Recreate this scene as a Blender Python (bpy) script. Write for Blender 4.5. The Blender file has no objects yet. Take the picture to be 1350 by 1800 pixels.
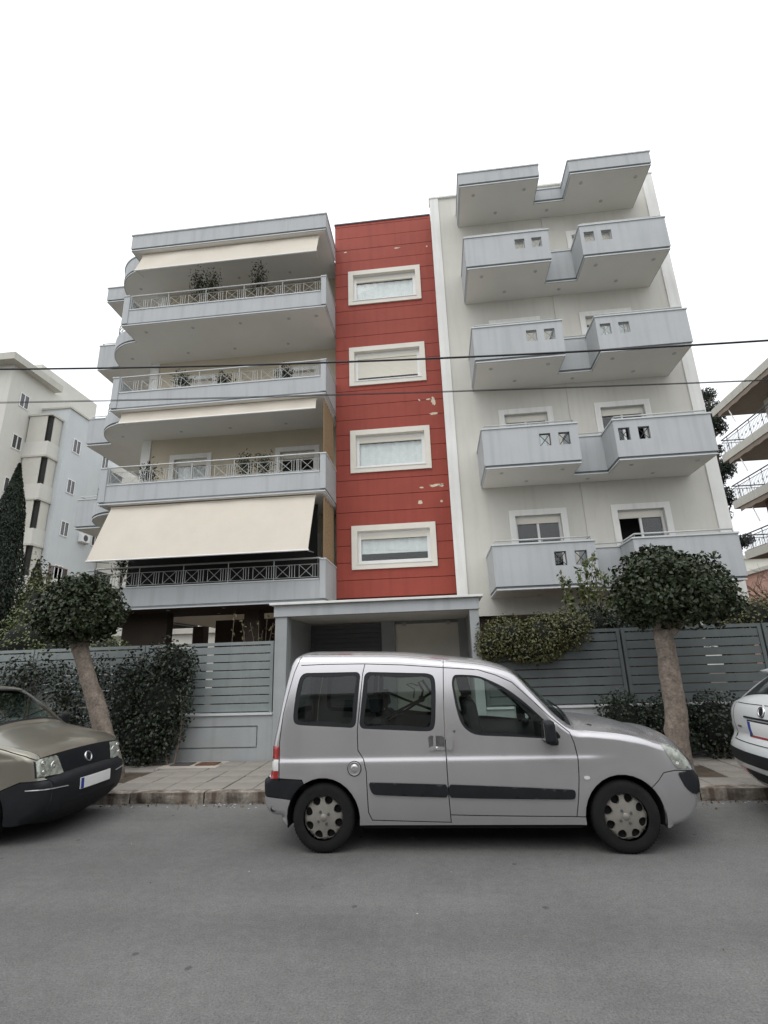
import bpy, math, random
import numpy as np
from mathutils import Vector, Matrix, noise
from mathutils.geometry import delaunay_2d_cdt
from mathutils.bvhtree import BVHTree
R = math.radians
SC = bpy.context.scene
COL = SC.collection
rng = np.random.default_rng(7)
random.seed(7)

# ------------------------------------------------------------------ camera
FPX, PITCH, YAW, ROLL, CH = 900.0, R(16.45), R(5.6), R(-1.83), 1.64
_fw = Vector((-math.sin(YAW)*math.cos(PITCH), math.cos(YAW)*math.cos(PITCH), math.sin(PITCH)))
_r0 = Vector((math.cos(YAW), math.sin(YAW), 0)); _u0 = _r0.cross(_fw)
_r = math.cos(ROLL)*_r0 + math.sin(ROLL)*_u0
_u = -math.sin(ROLL)*_r0 + math.cos(ROLL)*_u0
cam_d = bpy.data.cameras.new('camera'); cam = bpy.data.objects.new('camera', cam_d); COL.objects.link(cam)
cam_d.sensor_fit = 'HORIZONTAL'; cam_d.sensor_width = 36; cam_d.lens = FPX/1350*36
cam_d.clip_end = 2000; cam_d.clip_start = .05
cam.matrix_world = Matrix(((_r.x, _u.x, -_fw.x, 0), (_r.y, _u.y, -_fw.y, 0), (_r.z, _u.z, -_fw.z, CH), (0, 0, 0, 1)))
SC.camera = cam
def onY(px, py, Y):           # photo pixel -> point on the vertical plane at distance Y
    d = _fw*FPX + _r*(px-675) - _u*(py-900)
    return Vector((0, 0, CH)) + d*(Y/d.y)

# ------------------------------------------------------------------ sky and sun (overcast)
SUN_EL, SUN_AZ = 58, 200      # azimuth measured clockwise from +Y: behind the camera, a little to the left
wd = bpy.data.worlds.new('World'); SC.world = wd; wd.use_nodes = True
nt = wd.node_tree; nt.nodes.clear()
sky = nt.nodes.new('ShaderNodeTexSky'); sky.sky_type = 'NISHITA'; sky.sun_disc = False
sky.sun_elevation = R(SUN_EL); sky.sun_rotation = R(SUN_AZ); sky.air_density = 1; sky.dust_density = 3
hs = nt.nodes.new('ShaderNodeHueSaturation'); hs.inputs['Saturation'].default_value = .25
bg1 = nt.nodes.new('ShaderNodeBackground'); bg1.inputs[1].default_value = .05
bg2 = nt.nodes.new('ShaderNodeBackground'); bg2.inputs[0].default_value = (.95, .975, 1, 1); bg2.inputs[1].default_value = 1.0
# overcast sky: brighter towards the zenith
tcw = nt.nodes.new('ShaderNodeTexCoord'); sx = nt.nodes.new('ShaderNodeSeparateXYZ'); nt.links.new(tcw.outputs['Generated'], sx.inputs[0])
mr = nt.nodes.new('ShaderNodeMapRange'); mr.inputs[1].default_value = 0; mr.inputs[2].default_value = 1; mr.inputs[3].default_value = .76; mr.inputs[4].default_value = 1.48
nt.links.new(sx.outputs['Z'], mr.inputs[0]); nt.links.new(mr.outputs[0], bg2.inputs[1])
ad = nt.nodes.new('ShaderNodeAddShader'); wo = nt.nodes.new('ShaderNodeOutputWorld')
nt.links.new(sky.outputs[0], hs.inputs['Color']); nt.links.new(hs.outputs[0], bg1.inputs[0])
nt.links.new(bg1.outputs[0], ad.inputs[0]); nt.links.new(bg2.outputs[0], ad.inputs[1]); nt.links.new(ad.outputs[0], wo.inputs[0])
sun_d = bpy.data.lights.new('sun', 'SUN'); sun_d.energy = .5; sun_d.angle = R(40); sun_d.color = (1, .97, .93)
sun = bpy.data.objects.new('sun', sun_d); COL.objects.link(sun); sun.location = (0, -10, 30)
_sd = Vector((math.sin(R(SUN_AZ))*math.cos(R(SUN_EL)), math.cos(R(SUN_AZ))*math.cos(R(SUN_EL)), math.sin(R(SUN_EL))))
sun.rotation_euler = _sd.to_track_quat('Z', 'Y').to_euler()
SC.view_settings.view_transform = 'Standard'; SC.view_settings.look = 'None'
SC.view_settings.exposure = 0.1; SC.view_settings.gamma = 1
SC.cycles.max_bounces = 8; SC.cycles.transparent_max_bounces = 16

# ------------------------------------------------------------------ materials
def mat(name, col, rough=.7, metal=0., var=.1, scale=2., bump=0., bscale=80., streak=0., streakcol=None, coat=0., spec=.5, col2=None, fine=0., sr=(.52, .78)):
    m = bpy.data.materials.new(name); m.use_nodes = True
    t = m.node_tree; b = t.nodes['Principled BSDF']; L = t.links.new
    tc = t.nodes.new('ShaderNodeTexCoord')
    n = t.nodes.new('ShaderNodeTexNoise'); n.inputs['Scale'].default_value = scale; n.inputs['Detail'].default_value = 8; n.inputs['Roughness'].default_value = .65
    L(tc.outputs['Object'], n.inputs['Vector'])
    mx = t.nodes.new('ShaderNodeMix'); mx.data_type = 'RGBA'
    rp = t.nodes.new('ShaderNodeMapRange'); rp.inputs[1].default_value = .3; rp.inputs[2].default_value = .7
    L(n.outputs['Fac'], rp.inputs[0]); L(rp.outputs[0], mx.inputs['Factor'])
    c1 = [max(0, c*(1-var)) for c in col]; c2 = col2 or [min(1, c*(1+var)) for c in col]
    mx.inputs['A'].default_value = (*c1, 1); mx.inputs['B'].default_value = (*c2, 1)
    out = mx.outputs['Result']
    if fine:
        n3 = t.nodes.new('ShaderNodeTexNoise'); n3.inputs['Scale'].default_value = bscale; n3.inputs['Detail'].default_value = 4
        L(tc.outputs['Object'], n3.inputs['Vector'])
        r3 = t.nodes.new('ShaderNodeMapRange'); r3.inputs[1].default_value = .3; r3.inputs[2].default_value = .7; r3.inputs[3].default_value = 1-fine; r3.inputs[4].default_value = 1+fine
        L(n3.outputs['Fac'], r3.inputs[0])
        m3 = t.nodes.new('ShaderNodeMix'); m3.data_type = 'RGBA'; m3.blend_type = 'MULTIPLY'; m3.inputs['Factor'].default_value = 1
        L(out, m3.inputs['A']); L(r3.outputs[0], m3.inputs['B']); out = m3.outputs['Result']
    if streak:
        mp = t.nodes.new('ShaderNodeMapping'); mp.inputs['Scale'].default_value = (5, 5, .35); L(tc.outputs['Object'], mp.inputs['Vector'])
        n2 = t.nodes.new('ShaderNodeTexNoise'); n2.inputs['Scale'].default_value = 1.3; n2.inputs['Detail'].default_value = 6; L(mp.outputs[0], n2.inputs['Vector'])
        r2 = t.nodes.new('ShaderNodeMapRange'); r2.inputs[1].default_value = sr[0]; r2.inputs[2].default_value = sr[1]; r2.inputs[4].default_value = streak
        L(n2.outputs['Fac'], r2.inputs[0])
        m2 = t.nodes.new('ShaderNodeMix'); m2.data_type = 'RGBA'; m2.inputs['B'].default_value = (*(streakcol or [c*.45 for c in col]), 1)
        L(r2.outputs[0], m2.inputs['Factor']); L(out, m2.inputs['A']); out = m2.outputs['Result']
    L(out, b.inputs['Base Color'])
    b.inputs['Roughness'].default_value = rough; b.inputs['Metallic'].default_value = metal
    b.inputs['Coat Weight'].default_value = coat; b.inputs['Coat Roughness'].default_value = .08
    b.inputs['Specular IOR Level'].default_value = spec
    if bump:
        nb = t.nodes.new('ShaderNodeTexNoise'); nb.inputs['Scale'].default_value = bscale; nb.inputs['Detail'].default_value = 5
        L(tc.outputs['Object'], nb.inputs['Vector'])
        bp = t.nodes.new('ShaderNodeBump'); bp.inputs['Strength'].default_value = bump; bp.inputs['Distance'].default_value = .01
        L(nb.outputs['Fac'], bp.inputs['Height']); L(bp.outputs[0], b.inputs['Normal'])
    return m
def glass(name, tint, refl=1.0, ior=1.5):
    m = bpy.data.materials.new(name); m.use_nodes = True; t = m.node_tree; t.nodes.clear(); L = t.links.new
    o = t.nodes.new('ShaderNodeOutputMaterial'); mx = t.nodes.new('ShaderNodeMixShader'); fr = t.nodes.new('ShaderNodeFresnel'); fr.inputs[0].default_value = ior
    tr = t.nodes.new('ShaderNodeBsdfTransparent'); tr.inputs[0].default_value = (*tint, 1)
    gl = t.nodes.new('ShaderNodeBsdfGlossy'); gl.inputs['Roughness'].default_value = .02; gl.inputs[0].default_value = (refl, refl, refl, 1)
    n = t.nodes.new('ShaderNodeTexNoise'); n.inputs['Scale'].default_value = 1.2; tc = t.nodes.new('ShaderNodeTexCoord'); L(tc.outputs['Object'], n.inputs['Vector'])
    bp = t.nodes.new('ShaderNodeBump'); bp.inputs['Strength'].default_value = .02; bp.inputs['Distance'].default_value = .05; L(n.outputs['Fac'], bp.inputs['Height']); L(bp.outputs[0], gl.inputs['Normal'])
    ge = t.nodes.new('ShaderNodeNewGeometry'); mi = t.nodes.new('ShaderNodeMapRange'); mi.inputs[3].default_value = ior; mi.inputs[4].default_value = 1/ior   # thin sheet: same reflectance from both sides
    L(ge.outputs['Backfacing'], mi.inputs[0]); L(mi.outputs[0], fr.inputs[0])
    L(fr.outputs[0], mx.inputs[0]); L(tr.outputs[0], mx.inputs[1]); L(gl.outputs[0], mx.inputs[2]); L(mx.outputs[0], o.inputs[0])
    return m
M = dict(
 asphalt=mat('asphalt', (.168, .166, .160), .88, var=.16, scale=.7, bump=.5, bscale=220, fine=.22),
 paver=mat('paver', (.235, .215, .19), .9, var=.2, scale=1.1, bump=.5, bscale=60, fine=.15),
 kerb=mat('kerb', (.30, .27, .23), .92, var=.35, scale=3.2, bump=.8, bscale=30, streak=.9, streakcol=(.085, .058, .042), fine=.25, sr=(.40, .62)),
 kerbtop=mat('kerb_mortar', (.2, .18, .155), .92, var=.3, scale=4, bump=.6, bscale=40),
 soil=mat('soil', (.07, .052, .035), .95, var=.4, scale=5, bump=.8, bscale=30),
 wall=mat('render_cream', (.58, .565, .515), .85, var=.05, scale=.8, bump=.12, bscale=120, streak=.35, sr=(.50, .78), streakcol=(.44, .42, .37)),
 wall_in=mat('render_beige', (.55, .49, .38), .85, var=.06, scale=.8, bump=.12, bscale=120),
 white=mat('render_white', (.74, .74, .71), .8, var=.05, scale=1.5, bump=.1, bscale=120, streak=.4, sr=(.48, .75), streakcol=(.5, .49, .46)),
 grey=mat('render_bluegrey', (.435, .452, .460), .82, var=.045, scale=1.1, bump=.12, bscale=110, streak=.5, sr=(.48, .75), streakcol=(.31, .33, .335)),
 greytrim=mat('trim_grey', (.54, .56, .565), .75, var=.06, scale=2, streak=.25, streakcol=(.35, .36, .36)),
 grooveshade=mat('groove_shade', (.19, .205, .215), .8, var=.12, scale=4),  # darker grey carries the shadow line of the groove under the parapet
 soffit=mat('soffit_paint', (.76, .74, .69), .85, var=.04, scale=.7, bump=.08, bscale=100),
 red=mat('cladding_red', (.305, .054, .034), .72, var=.1, scale=1.3, bump=.15, bscale=150, streak=.55, sr=(.46, .75), streakcol=(.235, .036, .026), fine=.06),
 reddark=mat('cladding_joint', (.10, .018, .014), .9, var=.1),
 plaster=mat('bare_plaster', (.66, .58, .46), .9, var=.2, scale=9, bump=.3),
 cream=mat('surround_cream', (.72, .69, .62), .75, var=.05, scale=2),
 shutter=mat('shutter_cream', (.68, .65, .57), .6, var=.03, scale=2),
 winframe=mat('window_frame_white', (.75, .75, .74), .4, var=.03),
 curtain=mat('curtain_white', (.80, .81, .80), .9, var=.08, scale=6),
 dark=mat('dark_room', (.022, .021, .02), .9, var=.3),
 metal=mat('painted_metal', (.47, .48, .47), .45, metal=.3, var=.08, scale=8),
 metaldk=mat('dark_metal', (.06, .065, .075), .5, metal=.4, var=.15, scale=8),
 awning=mat('awning_fabric', (.58, .53, .455), .9, var=.04, scale=1.5, bump=.15, bscale=200, streak=.12, streakcol=(.5, .45, .38)),
 fence=mat('fence_paint', (.235, .262, .262), .55, var=.1, scale=3, streak=.3, streakcol=(.15, .17, .17)),
 fenceshade=mat('fence_paint_shaded', (.098, .113, .115), .55, var=.12, scale=3, streak=.3, streakcol=(.08, .09, .09)),  # fence paint with the tree and bush shade put into the colour
 plinth=mat('plinth_paint', (.345, .362, .365), .75, var=.08, scale=2, bump=.1, bscale=120, streak=.35, streakcol=(.22, .225, .22)),
 reed=mat('reed_screen', (.27, .18, .10), .9, var=.4, scale=30, bump=.4),
 shade=mat('ground_floor_shaded_brown', (.055, .041, .031), .9, var=.15, scale=1.5),  # brown with the shade of the open ground floor put into it
 rolldoor=mat('roller_door_grey', (.10, .105, .115), .55, var=.1, scale=4),
 rust=mat('rusty_iron', (.13, .07, .045), .85, var=.35, scale=14, bump=.5, bscale=70),
 iron=mat('grey_iron', (.075, .075, .075), .75, var=.3, scale=14, bump=.5, bscale=70),
 cement=mat('cement_patch', (.40, .36, .31), .92, var=.2, scale=5, bump=.4, bscale=60),
 trunk=mat('bark_pale', (.20, .165, .135), .92, var=.4, scale=9, bump=1.0, bscale=34, fine=.25, streak=.55, streakcol=(.12, .08, .06)),
 barkdk=mat('bark_dark', (.085, .062, .045), .95, var=.3, scale=9, bump=.8, bscale=30),
 leaf=mat('leaf_dark', (.016, .029, .010), .38, var=.5, scale=22, spec=.36, col2=(.046, .062, .024)),
 leafcore=mat('leaf_core', (.006, .008, .005), .9, var=.4, scale=8),  # near-black solid core: the shade inside the foliage put into colour
 hedge=mat('leaf_hedge', (.016, .025, .011), .45, var=.6, scale=14),
 leafy=mat('leaf_olive', (.135, .105, .03), .5, var=.5, scale=9, col2=(.10, .115, .04)),
 leafg=mat('leaf_fresh', (.15, .16, .045), .45, var=.45, scale=11, col2=(.11, .15, .05)),
 cyp=mat('cypress_green', (.024, .036, .022), .7, var=.5, scale=9),
 pine=mat('pine_green', (.035, .05, .035), .7, var=.5, scale=5),
 twig=mat('twig_brown', (.16, .12, .09), .9, var=.3, scale=6),
 pot=mat('pot_terracotta', (.30, .13, .08), .8, var=.15, scale=6),
 silver=mat('silver_paint', (.52, .507, .52), .26, metal=.7, var=.025, scale=1.2, coat=.6, streak=.10, streakcol=(.33, .31, .28)),
 silverdirt=mat('silver_dirty', (.35, .335, .31), .45, metal=.35, var=.12, scale=5, coat=.2, streak=.3, streakcol=(.22, .19, .16)),
 beige=mat('beige_paint', (.215, .203, .165), .30, metal=.45, var=.03, scale=1.5, coat=.6),
 carwhite=mat('white_paint', (.66, .68, .68), .3, var=.03, scale=1.5, coat=.7),
 plastic=mat('black_plastic', (.013, .014, .017), .55, var=.2, scale=6, bump=.1, bscale=300, spec=.28),
 grille=mat('grille_black', (.009, .010, .013), .45, var=.2, scale=6, spec=.25),
 rubber=mat('tyre_rubber', (.012, .012, .012), .85, var=.3, scale=9, spec=.25),
 under=mat('underbody', (.008, .008, .008), .95, var=.2),
 seat=mat('seat_cloth', (.02, .021, .024), .9, var=.3, scale=12),
 hub=mat('hubcap_grey', (.25, .235, .21), .5, metal=.3, var=.15, scale=12, streak=.3, streakcol=(.2, .17, .14)),
 chrome=mat('chrome', (.6, .6, .6), .18, metal=1, var=.05),
 lampglass=mat('lamp_clear', (.36, .38, .33), .15, metal=.3, var=.5, scale=20, coat=1),
 lampinner=mat('lamp_reflector', (.75, .75, .72), .12, metal=.9, var=.2, scale=20),
 lampred=mat('lamp_red', (.30, .012, .012), .2, var=.15, scale=10, coat=1),
 lampwhite=mat('lamp_white', (.62, .62, .60), .25, var=.1, scale=10, coat=1),
 plate=mat('plate_white', (.78, .78, .76), .45, var=.02),
 plateblue=mat('plate_blue', (.02, .05, .28), .45, var=.05),
 platered=mat('plate_red', (.32, .03, .04), .5, var=.08),
 cable=mat('cable_black', (.012, .012, .016), .6, var=.2),
 nwall=mat('neighbour_cream', (.60, .59, .545), .85, var=.05, scale=.5, streak=.25, streakcol=(.45, .44, .38)),
 nblue=mat('neighbour_bluewhite', (.54, .57, .58), .85, var=.05, scale=.5, streak=.28, streakcol=(.42, .45, .46)),
 nconc=mat('neighbour_concrete', (.50, .49, .44), .88, var=.08, scale=.8, streak=.4, streakcol=(.3, .29, .26)),
 nbrown=mat('neighbour_brown', (.20, .105, .07), .9, var=.2, scale=1.5),
 ntan=mat('awning_tan', (.24, .195, .155), .9, var=.12, scale=3),
 blind=mat('blind_fabric', (.55, .535, .48), .9, var=.05, scale=2, bump=.2, bscale=90),
 pink=mat('house_pink', (.50, .30, .24), .9, var=.1, scale=1),
 litter=mat('dry_leaf', (.16, .10, .05), .9, var=.5, scale=40),
 pebble=mat('pebble', (.42, .40, .37), .9, var=.3, scale=30),
 glass=glass('window_glass', (.93, .95, .95)),
 carglass=glass('car_glass', (.72, .80, .76)),
 tintglass=glass('car_glass_tinted', (.55, .62, .59)),
)

def asphalt():
    m = bpy.data.materials.new('asphalt_worn'); m.use_nodes = True; t = m.node_tree; b = t.nodes['Principled BSDF']; L = t.links.new
    tc = t.nodes.new('ShaderNodeTexCoord')
    def nz(scale, det=6, mp=None, rough=.6):
        n = t.nodes.new('ShaderNodeTexNoise'); n.inputs['Scale'].default_value = scale; n.inputs['Detail'].default_value = det; n.inputs['Roughness'].default_value = rough
        if mp:
            q = t.nodes.new('ShaderNodeMapping'); q.inputs['Scale'].default_value = mp; L(tc.outputs['Object'], q.inputs['Vector']); L(q.outputs[0], n.inputs['Vector'])
        else: L(tc.outputs['Object'], n.inputs['Vector'])
        return n.outputs['Fac']
    def rng_(x, a, b_, c, d):
        r = t.nodes.new('ShaderNodeMapRange'); r.inputs[1].default_value = a; r.inputs[2].default_value = b_; r.inputs[3].default_value = c; r.inputs[4].default_value = d; L(x, r.inputs[0]); return r.outputs[0]
    def mul(x, y):
        q = t.nodes.new('ShaderNodeMath'); q.operation = 'MULTIPLY'; L(x, q.inputs[0]); L(y, q.inputs[1]); return q.outputs[0]
    lane = rng_(nz(1.0, 3, (.05, .55, 1)), .35, .65, .80, 1.12)
    blot = rng_(nz(.9, 8), .3, .7, .84, 1.12)
    mid = rng_(nz(14, 5), .3, .7, .90, 1.10)
    grit = rng_(nz(75, 3, None, .8), .32, .68, .68, 1.34)
    fine_ = rng_(nz(260, 2), .3, .7, .8, 1.2)
    vo = t.nodes.new('ShaderNodeTexVoronoi'); vo.inputs['Scale'].default_value = 2.2; L(tc.outputs['Object'], vo.inputs['Vector'])
    spot = rng_(vo.outputs['Distance'], .035, .06, .55, 1.0)
    x = mul(mul(mul(lane, blot), mul(mid, grit)), mul(fine_, spot))
    mx = t.nodes.new('ShaderNodeMix'); mx.data_type = 'RGBA'; mx.blend_type = 'MULTIPLY'; mx.inputs['Factor'].default_value = 1; mx.inputs['A'].default_value = (.150, .149, .144, 1); L(x, mx.inputs['B']); L(mx.outputs['Result'], b.inputs['Base Color'])
    b.inputs['Roughness'].default_value = .9; b.inputs['Specular IOR Level'].default_value = .3
    bp = t.nodes.new('ShaderNodeBump'); bp.inputs['Strength'].default_value = .6; bp.inputs['Distance'].default_value = .008; L(grit, bp.inputs['Height']); L(bp.outputs[0], b.inputs['Normal'])
    return m
M['asphalt'] = asphalt()

# ------------------------------------------------------------------ mesh helpers
def rootloc(p):
    v = Vector((0, 0, 0))
    while p is not None: v += p.location; p = p.parent
    return v
class MB:
    def __init__(s): s.v = []; s.f = []
    def add(s, vs, fs):
        o = len(s.v); s.v += [tuple(v) for v in vs]; s.f += [tuple(i+o for i in f) for f in fs]; return s
    def box(s, x0, x1, y0, y1, z0, z1):
        vs = [(x, y, z) for z in (z0, z1) for y in (y0, y1) for x in (x0, x1)]
        return s.add(vs, [(0, 2, 3, 1), (4, 5, 7, 6), (0, 1, 5, 4), (2, 6, 7, 3), (0, 4, 6, 2), (1, 3, 7, 5)])
    def mbox(s, Mx, x0, x1, y0, y1, z0, z1):
        vs = [Mx @ Vector((x, y, z)) for z in (z0, z1) for y in (y0, y1) for x in (x0, x1)]
        return s.add(vs, [(0, 2, 3, 1), (4, 5, 7, 6), (0, 1, 5, 4), (2, 6, 7, 3), (0, 4, 6, 2), (1, 3, 7, 5)])
    def prism(s, poly, z0, z1, cap=True):     # poly in XY, counter-clockwise from above
        n = len(poly); vs = [(x, y, z0) for x, y in poly]+[(x, y, z1) for x, y in poly]
        fs = [(i, (i+1) % n, (i+1) % n+n, i+n) for i in range(n)]
        if cap: fs += [tuple(range(n-1, -1, -1)), tuple(range(n, 2*n))]
        return s.add(vs, fs)
    def tube(s, pts, r, k=6, closed=False):
        pts = [Vector(p) for p in pts]; n = len(pts); rs = r if isinstance(r, (list, tuple)) else [r]*n
        vs = []; fs = []
        up = None
        for i, p in enumerate(pts):
            a = pts[(i-1) % n] if (i > 0 or closed) else p; b = pts[(i+1) % n] if (i < n-1 or closed) else p
            t = (b-a).normalized()
            if up is None: up = Vector((0, 0, 1)) if abs(t.z) < .9 else Vector((1, 0, 0))
            e1 = t.cross(up).normalized(); e2 = e1.cross(t).normalized(); up = e2
            for j in range(k):
                an = 2*math.pi*j/k; vs.append(p+e1*(rs[i]*math.cos(an))+e2*(rs[i]*math.sin(an)))
        for i in range(n if closed else n-1):
            for j in range(k):
                a = i*k+j; b = i*k+(j+1) % k; i2 = ((i+1) % n)*k
                fs.append((a, b, i2+(j+1) % k, i2+j))
        if not closed: fs += [tuple(range(k-1, -1, -1)), tuple((n-1)*k+j for j in range(k))]
        return s.add(vs, fs)
    def bar(s, a, b, r): return s.tube([a, b], r, 4)
    def lathe(s, prof, c, axis='Y', k=32, a0=0, a1=2*math.pi):   # prof: (radius, along)
        vs = []; fs = []; full = abs(a1-a0-2*math.pi) < 1e-6; nk = k if full else k+1
        for i in range(nk):
            a = a0+(a1-a0)*i/k; ca, sa = math.cos(a), math.sin(a)
            for r, h in prof:
                if axis == 'Y': vs.append((c[0]+r*ca, c[1]+h, c[2]+r*sa))
                elif axis == 'X': vs.append((c[0]+h, c[1]+r*ca, c[2]+r*sa))
                else: vs.append((c[0]+r*ca, c[1]+r*sa, c[2]+h))
        n = len(prof)
        for i in range(k):
            i2 = (i+1) % nk
            for j in range(n-1): fs.append((i*n+j, i*n+j+1, i2*n+j+1, i2*n+j))
        return s.add(vs, fs)
    def wall(s, Mx, w, h, holes, depth, thick=0):  # plane u in 0..w, v in 0..h facing +n; holes (u0,u1,v0,v1)
        us = sorted({0, w, *[q for a in holes for q in a[:2]]}); vs = sorted({0, h, *[q for a in holes for q in a[2:]]})
        P = lambda u, v, n: Mx @ Vector((u, v, n))
        for i in range(len(us)-1):
            for j in range(len(vs)-1):
                cu, cv = (us[i]+us[i+1])/2, (vs[j]+vs[j+1])/2
                if any(a[0] < cu < a[1] and a[2] < cv < a[3] for a in holes): continue
                q = [(us[i], vs[j]), (us[i+1], vs[j]), (us[i+1], vs[j+1]), (us[i], vs[j+1])]
                s.add([P(u, v, 0) for u, v in q], [(0, 1, 2, 3)])
                if thick: s.add([P(u, v, -thick) for u, v in q], [(3, 2, 1, 0)])
        for a in holes:
            q = [(a[0], a[2]), (a[1], a[2]), (a[1], a[3]), (a[0], a[3])]; d = thick or depth
            s.add([P(u, v, 0) for u, v in q]+[P(u, v, -d) for u, v in q], [(i, i+4, (i+1) % 4+4, (i+1) % 4) for i in range(4)])
        if thick:
            q = [(0, 0), (w, 0), (w, h), (0, h)]
            s.add([P(u, v, 0) for u, v in q]+[P(u, v, -thick) for u, v in q], [(i, (i+1) % 4, (i+1) % 4+4, i+4) for i in range(4)])
        return s
    def build(s, name, m, parent=None, loc=None, smooth=False, bev=0., auto=None, segs=2):
        me = bpy.data.meshes.new(name)
        L = rootloc(parent) if parent is not None else Vector(loc or (0, 0, 0))
        vs = np.array(s.v, dtype=float)-np.array(L)
        me.from_pydata(vs.tolist(), [], s.f); me.update()
        me.materials.append(M[m] if isinstance(m, str) else m)
        if smooth or auto:
            me.polygons.foreach_set('use_smooth', [True]*len(me.polygons))
            if auto: me.set_sharp_from_angle(angle=R(auto))
        o = bpy.data.objects.new(name, me); COL.objects.link(o)
        if parent is not None: o.parent = parent
        else: o.location = L
        if bev:
            md = o.modifiers.new('bevel', 'BEVEL'); md.width = bev; md.segments = segs; md.limit_method = 'ANGLE'; md.angle_limit = R(40)
        return o
def thing(name, loc, label, cat, group=None):
    o = bpy.data.objects.new(name, None); COL.objects.link(o); o.location = loc; o.empty_display_size = .2
    return tag(o, label, cat, group)
def tag(o, label=None, cat=None, group=None, kind=None):
    for k, v in (('label', label), ('category', cat), ('group', group), ('kind', kind)):
        if v: o[k] = v
    return o
def share(src, name, parent, off):
    o = bpy.data.objects.new(name, src.data); COL.objects.link(o); o.parent = parent; o.location = off
    for md in src.modifiers:
        n = o.modifiers.new(md.name, md.type); n.width = md.width; n.segments = md.segments; n.limit_method = 'ANGLE'; n.angle_limit = md.angle_limit
    return o
def FRONT(x, y, z): return Matrix(((1, 0, 0, x), (0, 0, -1, y), (0, 1, 0, z), (0, 0, 0, 1)))       # u=+X v=+Z n=-Y
def RIGHT(x, y, z): return Matrix(((0, 0, 1, x), (1, 0, 0, y), (0, 1, 0, z), (0, 0, 0, 1)))        # u=+Y v=+Z n=+X
def LEFT(x, y, z): return Matrix(((0, 0, -1, x), (-1, 0, 0, y), (0, 1, 0, z), (0, 0, 0, 1)))       # u=-Y v=+Z n=-X
def SEG(a, b, z):   # wall frame standing on a->b, outward to the right of travel
    a, b = Vector(a), Vector(b); d = (b-a).normalized(); n = Vector((d.y, -d.x))
    return Matrix(((d.x, 0, n.x, a.x), (d.y, 0, n.y, a.y), (0, 1, 0, z), (0, 0, 0, 1)))
def frame4(mb, Mx, u0, u1, v0, v1, t, n0, n1):   # picture-frame ring of four butted boxes
    mb.mbox(Mx, u0, u1, v0, v0+t, n0, n1); mb.mbox(Mx, u0, u1, v1-t, v1, n0, n1)
    mb.mbox(Mx, u0, u0+t, v0+t, v1-t, n0, n1); mb.mbox(Mx, u1-t, u1, v0+t, v1-t, n0, n1)

# ------------------------------------------------------------------ ground, road, pavement, kerb
KY, FY, SZ = 6.98, 9.2, .13      # kerb face, fence line, pavement height
road = MB().add([(-300, -200, 0), (300, -200, 0), (300, 400, 0), (-300, 400, 0)], [(0, 1, 2, 3)]).build('road', 'asphalt'); tag(road, kind='structure')
def wornstone(L, wdt, h, seed, amp):
    r = random.Random(seed); nx, nz, ny = 14, 4, 3; mb = MB()
    def pt(x, y, z, k):
        q = Vector((x*7+seed*3.1, y*9, z*13)); n = noise.noise(q)*.5+noise.noise(q*2.7)*.35
        chip = max(0, noise.noise(Vector((x*4.2+seed*7.7, 3.3, z*3)))-.12)*2.4
        front = 1-y/wdt
        return (x, y+front*(amp*n+amp*1.9*chip*(1.2-z/h*.7)), z-(z/h)*front*max(0, amp*.35*n+amp*.5*chip))
    for fc in range(2):
        for i in range(nx):
            for j in range(nz if fc == 0 else ny):
                q = [(i, j), (i+1, j), (i+1, j+1), (i, j+1)]
                if fc == 0: vs = [pt(-L/2+L*a/nx, 0, h*b/nz, 0) for a, b in q]
                else: vs = [pt(-L/2+L*a/nx, wdt*b/ny, h, 0) for a, b in q]
                mb.add(vs, [(0, 1, 2, 3)])
    for sx in (-1, 1):
        mb.add([(sx*L/2, 0.03, 0), (sx*L/2, wdt, 0), (sx*L/2, wdt, h*.94), (sx*L/2, .03, h*.94)], [(0, 1, 2, 3)])
    return mb
kerb = MB().box(-40, 40, KY+.06, KY+.17, -.05, SZ-.025).build('kerb', 'kerbtop'); tag(kerb, kind='structure')
protos = []
for i in range(30):
    x = -14.6+i*1.0
    if i < 6:
        k = wornstone(.985, .17, SZ+.002, i+1, .022).build('kerb_stone', 'kerb', kerb, auto=50); k.location = (x, KY, 0); protos.append(k)
    else:
        k = share(protos[(i*5) % 6], 'kerb_stone', kerb, (x, KY, 0))
pav = MB().box(-40, 40, KY+.172, FY+.3, -.05, SZ-.03).build('pavement', 'kerbtop'); tag(pav, kind='structure')
PS = .405
slabs = []
for v in range(4):
    s = MB(); r = random.Random(v)
    s.box(-PS/2+.006, PS/2-.006, -PS/2+.006, PS/2-.006, -.04, 0)
    slabs.append(s)
slab0 = []
nrow = 5
for i in range(-24, 22):
    for j in range(nrow):
        x = i*PS+.1; y = KY+.18+PS*(j+.5)
        if -4.75 < x < -3.75 and j == 4: continue          # cement patch with covers
        if abs(x+5.0) < .45 and j in (1, 2): continue          # tree pits
        if abs(x-3.1) < .45 and j in (1, 2): continue
        v = (i*7+j*3) % 4
        if len(slab0) < 4:
            o = slabs[len(slab0)].build('paving_slab', 'paver', pav, bev=.006, segs=1); slab0.append(o)
        else: o = share(slab0[v], 'paving_slab', pav, (0, 0, 0))
        o.location = (x, y, SZ+random.uniform(-.006, .004)); o.rotation_euler = (random.uniform(-.008, .008), random.uniform(-.008, .008), 0)
for x in (-5.0, 3.1):
    MB().box(x-.5, x+.5, KY+.18+PS, KY+.18+PS*3, 0, SZ-.018).build('tree_pit_soil', 'soil', pav)
cp = MB().box(-4.66, -3.66, FY-.60, FY-.02, SZ-.04, SZ+.003).build('cement_patch', 'cement', pav)
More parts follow.
